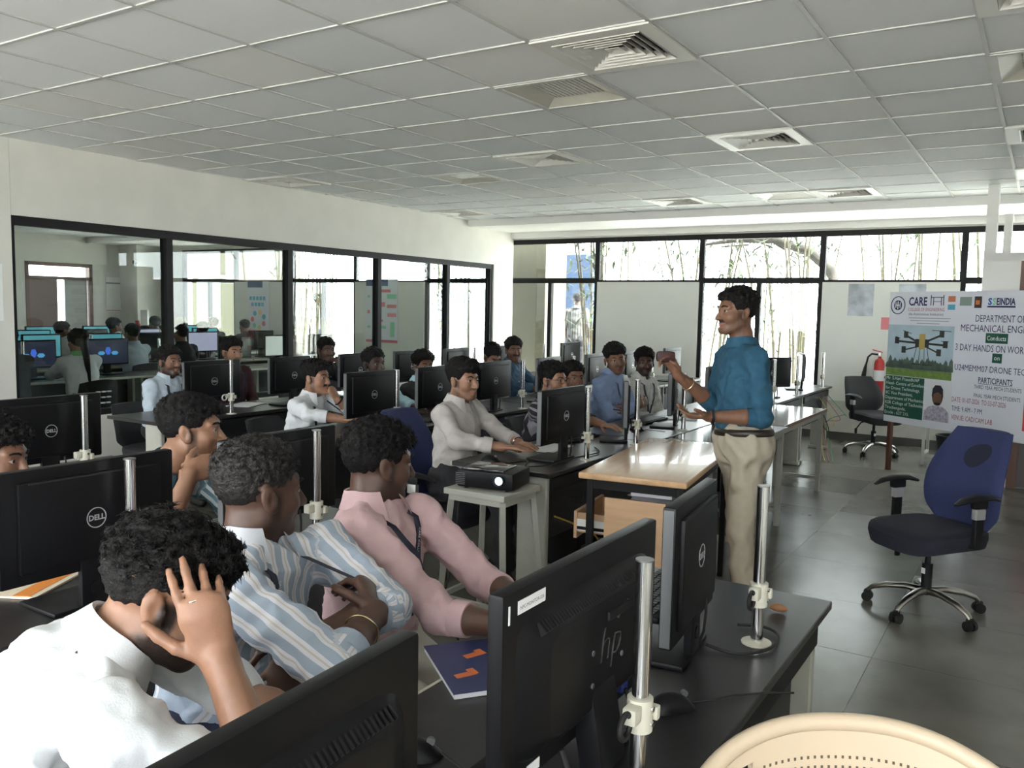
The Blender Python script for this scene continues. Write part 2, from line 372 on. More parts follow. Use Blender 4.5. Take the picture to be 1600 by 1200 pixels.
for (x0, x1, z0, z1, mm) in ((-.18, .2, .87, .92, m_red), (.12, .33, .76, .84, m_grn), (-.33, -.27, .78, .82, m_grn), (-.1, .08, .62, .7, m_pink), (.12, .33, .6, .66, m_pink), (-.33, -.27, .5, .56, m_pink), (.13, .33, .45, .51, m_pink), (-.1, .03, .36, .4, m_red), (.2, .29, .1, .36, m_grn), (-.33, -.26, .25, .29, m_grn), (-.18, .1, .24, .29, m_grn)):
    q = MB(); q.b2(x0, x1, -.006, -.004, z0, z1); q.build('chart_box', mm, t)
m_smudge = mat('smudged_notice', (.50, .54, .60), .75, var=.35, vscale=7)
for x, lb in ((-2.0, 'faded blue grey paper sheet on the infill panel above the fire extinguisher'), (-1.42, 'faded blue grey paper sheet on the infill panel partly behind the poster top')):
    q = MB(); q.b2(x-.15, x+.15, WY-.04, WY-.036, 1.58, 1.98); tag(q.build('wall_notice', m_smudge), lb, 'notice', 'faded sheets on the panel')
q = MB(); q.b2(-1.75, -1.65, WY-.041, WY-.036, 1.42, 1.57); tag(q.build('wall_notice', m_pink), 'small pink red label on the panel above the fire extinguisher', 'notice')
q = MB(); q.b2(-7.72, -7.55, 11.245, 11.25, 1.72, 1.88); tag(q.build('door_notice', m_paper), 'small grey square notice stuck on the glass door beyond the partition', 'notice')
q = MB(); q.lathe([(.0, 0), (.03, .0), (.04, .03), (.04, .06), (0, .06)], (-16.0, 10.69, 2.38), 14, Matrix.Rotation(PI/2, 3, 'X')); tag(q.build('security_camera', m_dark, smooth=True), 'small black dome camera on the far room wall corner', 'camera')
q = MB(); q.b2(-15.85, -15.62, 10.66, 10.70, 1.1, 1.4); tag(q.build('switch_board', m_white), 'white switch board on the far room wall by the window', 'switch')
# ================================================================== furniture and equipment
m_desk = mat('desk_laminate', (.02, .019, .02), .3, var=.25, vscale=90, bump=.02, bscale=400)
m_blkpanel = mat('desk_panel_dark', (.02, .02, .021), .5)
m_edge = mat('desk_edge_cream', (.58, .56, .46), .5)
m_leg = mat('desk_leg_cream', (.42, .42, .37), .5, var=.12, vscale=5)
m_blk = mat('black_plastic', (.006, .006, .007), .42, bump=.02, bscale=500, spec=.2)
m_blk2 = mat('black_matte_plastic', (.009, .009, .010), .55, spec=.3)
m_gry = mat('grey_plastic', (.10, .105, .11), .4)
m_lightgrey = mat('monitor_side_grey', (.10, .105, .11), .4)
m_screen = mat('dark_screen', (.012, .013, .016), .12)
m_chrome = mat('chrome', (.78, .78, .78), .15, 1.)
m_logo = mat('logo_silver', (.55, .56, .57), .35, .6)
m_cream = mat('clamp_cream', (.62, .60, .50), .45)
m_rub = mat('rubber', (.012, .012, .012), .7)
m_paperw = mat('paper_white', (.80, .80, .82), .75)
def make_desk(name, label, x0, x1, y0, y1, group=None, z=.75):
    """long axis along Y, sitters on the -X side"""
    t = thing(name, label, 'desk', ((x0+x1)/2, (y0+y1)/2, 0), 0, group); w = x1-x0; l = y1-y0
    q = MB(); q.rbox((0, 0, z-.0125), (w, l, .025), .003, seg=1); q.build('desktop', m_desk, t)
    q = MB(); q.box((-w/2-.004, 0, z-.0135), (.01, l-.004, .022)); q.build('edge_strip', m_edge, t)
    q = MB(); q.box((w/2-.10, 0, z-.22), (.018, l-.12, .34)); q.build('modesty_panel', m_blkpanel, t)
    for s in (-1, 1):
        q = MB(); q.rbox((.19, s*(l/2-.05), (z-.025)/2+.02), (.18, .035, z-.065), .006, seg=1); q.rbox((.19, s*(l/2-.05), .02), (.22, .06, .04), .008, seg=1); q.build('leg_panel', m_leg, t)
    q = MB(); q.box((.13, 0, z-.05), (.04, l-.14, .05)); q.build('apron_rail', m_leg, t)
    q = MB(); q.box((w/2-.05, 0, z-.075), (.06, l-.16, .07)); q.build('cable_tray', m_blk2, t)
    return t
GD = 'long black computer desks'
make_desk('computer_desk', 'black laminate desk carrying the monitor with the inventory sticker, beside the cream plastic chair', -1.12, -.49, -.6, 2.58, GD)
make_desk('computer_desk', 'black desk in front of the man resting his chin on his hand', -2.72, -2.1, .2, 2.55, GD)
make_desk('computer_desk', 'black desk behind the row of the man resting his chin on his hand', -4.3, -3.68, .7, 2.7, GD)
rows = [(-2.74, -2.12, [3.72, 5.07, 6.42, 7.77, 9.12, 10.45], 'second'), (-4.3, -3.68, [3.7, 5.05, 6.4, 7.75, 9.1, 10.4], 'third'), (-5.82, -5.2, [3.62, 4.97, 6.32, 7.67, 9.02, 10.35], 'fourth')]
LBD = {'second': ['black desk beside the projector stool, the end desk of its row', 'black desk behind the wooden table, in front of the man in the blue shirt', 'black desk behind the light topped table, second row from the aisle', 'black desk beyond the light topped table near the last window', 'black desk end against the window wall with a ledge sticking out into the aisle'],
 'third': ['black desk in front of the man in white with a fist at his mouth', 'black desk in the third row behind the man in the grey shirt', 'black desk in the third row behind the man with glasses', 'black desk in the third row near the window beside the cream column', 'black desk of the third row touching the window wall'],
 'fourth': ['black desk along the glass partition in front of the man in maroon', 'black desk along the partition before the man with hand at mouth', 'black desk along the glass partition in the middle of its row', 'black desk along the glass partition next to the glass door', 'black desk along the glass partition touching the window wall']}
for x0, x1, ys, nm in rows:
    for q in range(5): make_desk('computer_desk', LBD[nm][q], x0, x1, ys[q]+.004, ys[q+1]-.004, GD)
# ---- monitors: the back faces +X, the root stands on the desk top
_cache = {}
def dell_parts(w, h):
    k = ('dell', w, h)
    if k in _cache: return _cache[k]
    P = []
    zb = .41-h                                  # top of the screen 0.41 above the desk
    q = MB(); q.rbox((0, 0, zb+h/2), (.032, w, h), .006); q.rbox((.02, 0, zb+h/2), (.018, w*.82, h*.8), .008); P.append(('housing', q.mesh('housing', m_blk, 30), None))
    q = MB(); q.box((.0285, 0, .41-.035), (.003, w*.72, .004)); P.append(('vent_slot', q.mesh('vent_slot', m_rub), 0))
    q = MB(); q.box((-.0165, 0, zb+h/2), (.002, w-.03, h-.035)); P.append(('screen', q.mesh('screen', m_screen), None))
    for s in (-1, 1): q = MB(); q.box((0, s*(w/2+.0008), zb+h/2), (.024, .0025, h-.012)); P.append(('side_trim', q.mesh('side_trim', m_lightgrey), 0))
    ring = MB(); n = 28
    for R0, R1 in ((.026, .0285),):
        vs = []
        for a in range(n):
            c, s_ = math.cos(2*PI*a/n), math.sin(2*PI*a/n)
            vs += [(.0292, c*R0, s_*R0), (.0292, c*R1, s_*R1), (.0305, c*R0, s_*R0), (.0305, c*R1, s_*R1)]
        fs = []
        for a in range(n):
            b_ = (a+1) % n
            fs += [(4*a+2, 4*a+3, 4*b_+3, 4*b_+2), (4*a, 4*a+2, 4*b_+2, 4*b_), (4*a+1, 4*b_+1, 4*b_+3, 4*a+3)]
        ring._add([(x, y, z+.255) for x, y, z in vs], fs)
    P.append(('emblem_ring', ring.mesh('emblem_ring', m_logo), 0))
    me = text_mesh('DELL', .021, Matrix.Translation((.0306, 0, .2485)) @ Matrix.Rotation(PI/2, 4, 'Z') @ Matrix.Rotation(PI/2, 4, 'X'), depth=.0004, bold=.0006, align='CENTER'); me.materials.clear(); me.materials.append(m_logo); P.append(('emblem_letters', me, 0))
    q = MB(); q.rbox((.012, 0, .085), (.022, .085, .16), .008); q.cyl((.022, 0, .06), (.027, 0, .06), .018, 16); P.append(('stand_neck', q.mesh('stand_neck', m_blk, 30), None))
    q = MB(); q.rbox((-.067, 0, .008), (.18, .24, .014), .006); P.append(('stand_base', q.mesh('stand_base', m_blk, 30), None))
    q = MB(); q.tube([(.03, .06, .13), (.03, .065, .09), (.025, .07, .04), (.015, .08, .012), (-.01, .1, .016)], .004, 6); P.append(('cable', q.mesh('cable', m_rub, True), None))
    _cache[k] = P; return P
def monitor(x, y, yaw, label, w=.5, h=.3, group='black monitors seen from behind', z=.75, sc=None):
    t = thing('computer_monitor', label, 'monitor', (x, y, z), yaw, group)
    last = None; house = None
    for nm, me, sub in dell_parts(w, h):
        if sc is not None and nm == 'screen':
            me = me.copy(); me.materials.clear(); me.materials.append(sc)
        o = obj(nm, me, house if sub == 0 else t)
        if nm == 'housing': house = o
    return t
monitor(-2.2, 1.315, 0, 'black monitor with round emblem behind the man leaning his head on his hand')
monitor(-2.2, 2.0, 0, 'black monitor behind the heads of the striped shirt man and pink shirt man')
monitor(-3.8, 2.08, .02, 'black monitor with round emblem in front of the low wall, post beside its emblem')
monitor(-3.8, 1.35, .0, 'black monitor next to the monitor before the low wall, hidden beside it')
dm = monitor(-.71, 1.96, .1, 'black monitor turned sideways next to the chrome post at the desk corner', .40, .33)
monitor(-2.27, 4.12, .0, 'black monitor with round emblem at the end desk beside the projector stool', .5, .3)
monitor(-2.3, 5.02, .45, 'black monitor turned aside behind the wooden table in front of the man in blue')
monitor(-2.28, 5.83, .25, 'black monitor behind the lower hand of the speaker')
monitor(-2.3, 6.75, .1, 'black monitor behind the elbow of the speaker')
monitor(-2.3, 8.45, -.55, 'black monitor behind the back of the speaker, second from the window')
monitor(-2.3, 9.65, .35, 'black narrow looking monitor at the desk end closest to the window')
for y, a, lb in ((4.25, .0, 'black monitor right beside the man in white shirt with a raised hand'), (4.97, .03, 'black monitor behind the head of the man in the grey shirt'), (5.72, .0, 'black monitor between the man in grey shirt and the man with glasses'),
                 (6.62, .1, 'black monitor behind the man with glasses'), (7.55, .1, 'black monitor left of the man in the blue shirt'), (8.4, .1, 'black monitor behind the man in the blue shirt'), (9.6, 0, 'black monitor of the third row next to the window panel')):
    monitor(-3.8, y, a, lb)
for y, a, lb in ((4.15, .0, 'black monitor with round emblem between the light blue shirt man and the man in maroon'), (4.95, .0, 'black monitor behind the shoulder of the white shirt man with lanyard'), (5.75, 0, 'black monitor beside the man with his hand at his mouth'),
                 (6.5, 0, 'black monitor along the partition behind the man with the short beard'), (7.26, .1, 'black monitor in front of the glass door'), (8.3, .0, 'black monitor beyond the one in front of the glass door'), (9.8, .0, 'black monitor before the cream column outside the window')):
    monitor(-5.3, y, a, lb)
# the chunky near monitors with ribbed bulging backs
def chunky(label, x, y, yaw, sticker):
  t = thing('computer_monitor', label, 'monitor', (x, y, .75), yaw)
  w, h, zb = .60, .335, .075
  q = MB(); q.rbox((0, 0, zb+h/2), (.03, w, h), .007); hs = q.build('housing', m_blk, t, 30)
  q = MB()
  prof = [(.5, .012), (.47, .03), (.40, .045), (.38, .052)]
  vs = []; fs = []
  ring = [(sy, sz) for sy, sz in ((-1, -1), (1, -1), (1, 1), (-1, 1))]
  rings = [(.265, .13, .012), (.25, .12, .026), (.215, .100, .040), (.205, .095, .045), (.2, .09, .046)]
  for (hy, hz, x) in rings:
      n = 32
      for a in range(n):
          an = 2*PI*a/n; c, s_ = math.cos(an), math.sin(an); e = .28
          vs.append((x, math.copysign(abs(c)**e, c)*hy, zb+h/2-.01+math.copysign(abs(s_)**e, s_)*hz))
  for i in range(len(rings)-1):
      for a in range(32): fs.append((i*32+a, i*32+(a+1) % 32, (i+1)*32+(a+1) % 32, (i+1)*32+a))
  fs.append(tuple((len(rings)-1)*32+a for a in range(32)))
  q._add(vs, fs); bk = q.build('back_cover', m_blk, t, 25)
  q = MB()
  for a in range(46): q.box((.032, -.215+a*.0095, zb+h/2+.093), (.02, .0035, .014), Matrix.Rotation(.75, 3, 'Y'))
  stuff(q.build('vent_ribs', m_blk2, bk))
  q = MB(); q.rbox((.047, .06, zb+h/2+.05), (.008, .11, .018), .004); q.build('carry_grip', m_blk2, bk)
  for (y, z) in ((-.05, .0), (.05, .04), (-.05, -.06), (.07, -.04), (.09, .055)):
      q = MB(); q.cyl((.046, y, zb+h/2+z), (.048, y, zb+h/2+z), .005, 10); q.build('screw', m_gry, bk)
  Mx = Matrix.Translation((.0468, -.03, zb+h/2-.03)) @ Matrix.Rotation(PI/2, 4, 'Z') @ Matrix.Rotation(PI/2, 4, 'X')
  me = text_mesh('hp', .095, Mx @ Matrix(((1, .25, 0, 0), (0, 1, 0, 0), (0, 0, 1, 0), (0, 0, 0, 1))), depth=.0006, bold=-.002); me.materials.clear(); me.materials.append(mat('logo_dark_chrome', (.16, .16, .17), .25, .7)); obj('emblem_letters', me, bk)
  if sticker: q = MB(); q.box((.0156, -.215, zb+h-.03), (.0012, .085, .022)); st = q.build('sticker', m_paperw, hs)
  if sticker: Mt = Matrix.Translation((.0164, -.252, zb+h-.034)) @ Matrix.Rotation(PI/2, 4, 'Z') @ Matrix.Rotation(PI/2, 4, 'X')
  if sticker: lettering(st, 'NPC-MONITOR-026', .0085, Mt, m_blk2)
  if sticker: q = MB(); q.box((.0156, -.283, zb+h-.035), (.0012, .004, .03)); q.build('sticker_strip', m_paperw, hs)
  q = MB(); q.box((.018, .13, zb+.035), (.02, .03, .02)); q.build('video_plug', mat('plug_blue', (.03, .05, .25), .5), t)
  q = MB(); q.box((.0155, -.2, zb+.018), (.0015, .04, .018)); q.build('sticker', m_paperw, hs)
  q = MB(); q.rbox((.03, 0, .12), (.05, .10, .22), .012, Matrix.Rotation(-.18, 3, 'Y')); q.build('stand_neck', m_blk, t, 30)
  q = MB(); q.rbox((-.045, -.03, .011), (.2, .28, .02), .01); q.build('stand_base', m_blk, t, 30)
  q = MB(); q.tube([(.03, -.13, zb+.02), (.05, -.13, .05), (.07, -.10, .02), (.09, -.06, .012)], .005, 8); q.build('power_cable', m_rub, t, True)
  q = MB(); q.tube([(.05, -.13, .05), (.062, -.115, .032)], .0075, 8); q.build('cable_sleeve', m_paperw, t, True)
  q = MB(); q.tube([(.03, .13, zb+.03), (.045, .14, .05), (.06, .16, .02), (.07, .2, .012)], .004, 8); q.cyl((.043, .137, .055), (.055, .152, .03), .009); q.build('video_cable', m_rub, t, True)
chunky('large black monitor with bulging back and a white sticker on the near desk', -.69, 1.355, 0., True)
chunky('black ribbed monitor in front of the white shirted man leaning on his hand', -.69, .575, .06, False)
# ---- chrome posts with cream clamps along the desk edges
def make_post(x, y, label, clamp=True, ring=True, hgt=.41, z=.75):
    t = thing('chrome_post', label, 'post', (x, y, z), 0, 'chrome posts along the desk edges')
    q = MB(); q.cyl((0, 0, .004), (0, 0, hgt), .0155, 20); q.build('tube', m_chrome, t, True)
    q = MB(); q.cyl((0, 0, hgt), (0, 0, hgt+.003), .0165, 20); q.build('cap', mat('post_cap', (.25, .25, .25), .3, .8), t, 30)
    q = MB(); q.lathe([(.0, 0), (.038, 0), (.038, .004), (.018, .009), (.0, .009)], n=24); q.build('flange', m_cream, t, 30)
    if clamp:
        zc = .13
        q = MB(); q.lathe([(.021, -.03), (.0235, -.03), (.0235, .03), (.021, .03)], (0, 0, zc), 20); q.rbox((.0, -.034, zc+.01), (.026, .03, .03), .004); q.rbox((.018, .02, zc), (.022, .016, .026), .004); cl = q.build('clamp', m_cream, t, 30)
        for zz in (-.014, .014):
            q = MB(); q.cyl((.0232, 0, zc+zz), (.027, 0, zc+zz), .005, 10); q.build('screw', m_chrome, cl)
        if ring:
            q = MB(); n = 20; q.tube([(-.0, -.062+.021*math.cos(2*PI*a/n), zc+.0+.021*math.sin(2*PI*a/n)) for a in range(n)], .0055, 8, closed=True); q.build('cable_ring', m_rub if ring is True else ring, t, True)
    return t
m_ringw = mat('ring_white', (.6, .6, .58), .4)
make_post(-.575, 1.36, 'chrome post in front of the stickered monitor, clamp low on the near desk')
make_post(-.585, 2.13, 'chrome post at the far corner of the near desk beside the sideways monitor')
make_post(-2.13, 1.39, 'bright chrome post in front of the emblem monitor behind the leaning man', False)
make_post(-2.13, 2.10, 'chrome post with cream clamp between the striped shirt man and the pink shirt man', True, False)
make_post(-3.71, 2.2, 'chrome post with cream clamp in front of the monitor before the low wall', True, False)
for y, lb in ((4.22, 'chrome post with clamp beside the monitor by the projector stool'), (4.9, 'chrome post at the left edge of the wooden table'), (5.72, 'chrome post by the lower hand of the speaker'), (8.05, 'chrome post just behind the back of the speaker'), (8.93, 'chrome post next to the monitor close to the window'), (10.1, 'chrome post at the desk end against the window wall')):
    make_post(-2.16, y, lb)
for y, lb in ((4.42, 'chrome post in front of the monitor beside the raised hand of the man in white'), (5.22, 'chrome post half hidden behind the man in the grey shirt'), (6.05, 'chrome post between two monitors behind the man with glasses'), (6.95, 'chrome post of the third row near the man in blue shirt'), (7.9, 'chrome post behind the man in the blue shirt'), (8.8, 'chrome post of the third row close to the window')):
    make_post(-3.72, y, lb, True, False)
for y, lb, rg in ((4.27, 'chrome post with white ring clamp in front of the monitor beside the man in maroon', m_ringw), (5.1, 'chrome post along the partition behind the white shirt man with lanyard', False), (5.95, 'chrome post along the partition beside the man with hand at mouth', False), (6.7, 'chrome post along the partition behind the short bearded man', False), (7.5, 'chrome post along the partition in front of the glass door', False), (9.0, 'chrome post along the partition near the window corner', False)):
    make_post(-5.232, y, lb, True, rg)
# ---- computer mice and keyboards
def make_mouse(x, y, a, label, z=.75, cable=None):
    t = thing('computer_mouse', label, 'mouse', (x, y, z), a, 'black computer mice')
    q = MB(); P = []
    nu, nv = 14, 10
    for i in range(nu+1):
        row = []
        for j in range(nv+1):
            u = i/nu*2-1; v = j/nv*PI
            wy = .031*(1-abs(u)**2.6)**.5 if abs(u) < 1 else 0
            hz = .036*(1-abs(u+.1)**2.2/1.3)*(1-abs(u)**6)
            row.append((u*.056, wy*math.cos(v), max(0, hz)*math.sin(v)+.002))
        P.append(row)
    q.grid(P); q.build('shell', m_blk, t, True)
    q = MB(); q.cyl((.03, -.004, .031), (.03, .004, .031), .008, 12); q.build('scroll_wheel', m_gry, t)
    if cable: q = MB(); q.tube(cable, .0022, 6); q.build('cable', m_rub, t, True)
    return t
make_mouse(-.63, 1.66, .9, 'black mouse beside the sideways monitor on the near desk', cable=[(.05, 0, .008), (.10, .0, .006), (.16, .01, .004), (.24, .0, .004), (.30, -.02, .004)])
make_mouse(-.96, 1.2, .6, 'black mouse at the foot of the stickered monitor', cable=[(.05, 0, .008), (.1, -.06, .004), (.08, -.16, .004)])
make_mouse(-2.56, 3.84, .3, 'shiny black mouse on the desk by the projector', cable=[(.05, 0, .008), (.10, -.02, .004), (.16, -.06, .004)])
make_mouse(-2.42, 5.5, .2, 'black mouse on the desk in front of the man in blue', cable=[(.05, 0, .008), (.12, .03, .004), (.2, .0, .004)])
make_mouse(-4.1, 3.9, .3, 'black mouse near the white shirt man with lanyard')
key_me = None
def make_keyboard(x, y, a, label, z=.75):
    global key_me
    t = thing('keyboard', label, 'keyboard', (x, y, z), a, 'black keyboards')
    q = MB(); q.rbox((0, 0, .009), (.15, .43, .016), .004); q.build('body', m_blk2, t, 30)
    if key_me is None:
        q = MB()
        for r in range(6):
            for c in range(20): q.box((-.058+r*.0215, -.195+c*.0205, .019), (.017, .0165, .007))
        key_me = q.mesh('keys', m_blk)
    stuff(obj('keys', key_me, t))
make_keyboard(-2.57, 4.83, .0, 'black keyboard below the monitor behind the wooden table'); make_keyboard(-.93, 2.31, .05, 'black keyboard behind the stickered monitor on the near desk'); make_keyboard(-2.55, 6.0, 0, 'black keyboard in front of the white shirt man with badge')
# ---- projector on a cream stool
t = thing('stool', 'cream metal stool with square top and splayed legs carrying the projector', 'stool', (-2.31, 3.49, 0), .0)
q = MB(); q.rbox((0, 0, .688), (.36, .34, .03), .004); q.build('seat', m_leg, t)
q = MB()
for s in (-1, 1): q.box((0, s*.15, .66), (.3, .02, .03)); q.box((s*.16, 0, .66), (.02, .28, .03))
q.build('seat_apron', m_leg, t)
for sx in (-1, 1):
    for sy in (-1, 1):
        q = MB(); a = Vector((sx*.15, sy*.14, .67)); b_ = Vector((sx*.2, sy*.19, 0.0)); d = (b_-a)
        q.tube([a, b_], .019, 4); q.build('leg', m_leg, t)
for s in (-1, 1):
    q = MB(); q.box((0, s*.18, .15), (.36, .02, .025)); q.build('stretcher', m_leg, t)
    q = MB(); q.box((s*.19, 0, .15), (.02, .34, .025)); q.build('stretcher', m_leg, t)
t = thing('projector', 'black projector with lit lens and glossy top on the cream stool', 'projector', (-2.31, 3.5, .703), .18)
q = MB(); q.rbox((0, 0, .05), (.30, .24, .085), .012); q.build('body', m_blk, t, 30)
q = MB(); q.rbox((-.02, 0, .095), (.22, .19, .012), .005); q.build('glossy_lid', mat('glossy_black', (.03, .03, .03), .08), t, 30)
q = MB(); q.lathe([(.0, 0), (.03, 0), (.032, .012), (.026, .016), (.024, .006), (0, .006)], (.08, -.119, .055), 24, Matrix.Rotation(PI/2, 3, 'X')); q.build('lens_barrel', m_blk2, t, 30)
q = MB(); q.lathe([(.0, .004), (.012, .003), (.02, .0)], (.08, -.128, .055), 20, Matrix.Rotation(PI/2, 3, 'X')); q.build('lens', mat('lit_lens', (.5, .7, .9), .05, emit=(.55, .78, 1.0), estr=2.5), t, True)
for a in range(7):
    q = MB(); q.box((-.13+.0*a, -.1205, .022+a*.009), (.05, .002, .004)); q.build('vent_slot', m_gry, t)
for sx in (-1, 1):
    for sy in (-1, 1):
        q = MB(); q.cyl((sx*.11, sy*.09, 0), (sx*.11, sy*.09, .01), .01, 10); q.build('foot', m_rub, t)
# ---- wooden teacher table with pedestal, papers
m_wood = mat('table_wood', (.60, .38, .21), .22, var=.12, vscale=5, stretch=(6, .6, 6), coat=.25)
m_woodp = mat('pedestal_wood', (.62, .40, .24), .4, var=.1, vscale=6, stretch=(.6, .6, 6))
t = thing('wooden_table', 'light wood topped table with black legs and drawer pedestal in front of the speaker', 'table', (-1.735, 4.33, 0), math.radians(8)); t.scale = (.9, 1, 1)
WT = .80
q = MB(); q.rbox((0, 0, WT-.016), (.6, 1.3, .032), .012, seg=3); q.build('tabletop', m_wood, t, 30)
for sx in (-1, 1):
    for sy in (-1, 1):
        q = MB(); q.box((sx*.25, sy*.58, (WT-.032)/2), (.035, .035, WT-.032)); q.build('leg', m_black, t)
q = MB(); q.box((0, -.58, WT-.06), (.46, .03, .05)); q.box((0, .58, WT-.06), (.46, .03, .05)); q.box((.25, 0, WT-.06), (.03, 1.12, .05)); q.box((-.25, 0, WT-.06), (.03, 1.12, .05)); q.build('apron', m_black, t)
p = thing('x', '', 'x'); bpy.data.objects.remove(p)
q = MB(); q.box((.045, -.3, .3), (.36, .5, .56)); ped = q.build('pedestal', m_woodp, t)
q = MB(); q.box((.0, -.565, .345), (.34, .018, .65)); q.build('side_panel', m_woodp, t)
q = MB(); q.box((.272, -.3, .345), (.018, .5, .68)); q.build('side_panel', m_woodp, t)
q = MB(); q.box((-.25, -.3, .47), (.22, .42, .012)); q.box((-.25, -.5, .51), (.22, .014, .1)); q.box((-.25, -.1, .51), (.22, .014, .1)); q.box((-.36, -.3, .5), (.018, .44, .14)); dw = q.build('drawer', m_woodp, t)
for s in (-1, 1):
    q = MB(); q.box((-.25, -.3+s*.215, .5), (.24, .004, .06)); sl = q.build('slide_rail', m_white, dw)
q = MB(); q.box((-.24, -.518, .485), (.22, .002, .016)); q.build('rail_groove', m_black, dw)
random.seed(3)
m_paperl = mat('paper_lilac', (.72, .70, .78), .75)
for a in range(9):
    tilt = math.radians(8)+random.uniform(-.2, .2); hgt = .588+.0125*a if a < 7 else .690+.010*(a-7)
    R = RZ(math.radians(8)); pos = R @ Vector((.03+random.uniform(-.03, .03), -.31+random.uniform(-.04, .04), 0))
    q = MB()
    if a in (6, 8): q.box((0, 0, .012), (.21, .28, .024))
    else:
        P = [[(-.105+.21*i/4, -.148+.296*j/5, .003+.0025*math.sin(i*1.3+a)*math.sin(j*.9+a)+.004) for j in range(6)] for i in range(5)]; q.grid(P); P2 = [[(x, y, z-.004) for x, y, z in row] for row in P]; q.grid(P2)
    o = q.build('paper_stack' if a in (6, 8) else 'loose_paper', m_paperl if a % 2 else m_paperw); o.location = (-1.735+pos.x, 4.33+pos.y, hgt); o.rotation_euler = (0, 0, tilt)
    tag(o, {6: 'thick bound stack of paper lower on the pedestal shelf of the wooden table', 8: 'thick bound stack of paper topmost on the pedestal shelf'}.get(a, 'loose sheet of printed paper under the wooden tabletop'), 'paper', 'papers on the pedestal shelf')
# ---- two plain tables beyond the speaker
m_top2 = mat('grey_tabletop', (.30, .26, .22), .12, var=.1, vscale=4); m_top3 = mat('dark_tabletop', (.06, .055, .05), .15)
def plain_table(label, x0, x1, y0, y1, mm, edge, z=.75):
    t = thing('plain_table', label, 'table', ((x0+x1)/2, (y0+y1)/2, 0)); w, l = x1-x0, y1-y0
    q = MB(); q.rbox((0, 0, z-.01), (w, l, .02), .003, seg=1); q.build('tabletop', mm, t)
    q = MB(); q.box((w/2, 0, z-.013), (.008, l, .024)); q.box((0, -l/2, z-.013), (w, .008, .024)); q.build('edge_strip', edge, t)
    for sx in (-1, 1):
        for sy in (-1, 1):
            q = MB(); q.box((sx*(w/2-.04), sy*(l/2-.04), (z-.02)/2), (.038, .038, z-.02)); q.build('leg', m_leg, t)
    for sy in (-1, 1):
        q = MB(); q.box((0, sy*(l/2-.04), .12), (w-.1, .03, .03)); q.build('stretcher', m_leg, t)
        q = MB(); q.box((0, sy*(l/2-.04), z-.05), (w-.1, .03, .05)); q.build('apron', m_leg, t)
    for sx in (-1, 1):
        q = MB(); q.box((sx*(w/2-.04), 0, z-.05), (.03, l-.1, .05)); q.build('apron', m_leg, t)
    return t
plain_table('dark topped table with cream metal legs right behind the speaker', -2.1, -1.6, 5.3, 6.41, m_top3, m_leg)
plain_table('glossy brown edged table with light reflections beyond the speaker', -2.1, -1.64, 6.46, 7.9, m_top2, mat('brown_edge', (.22, .12, .07), .4))
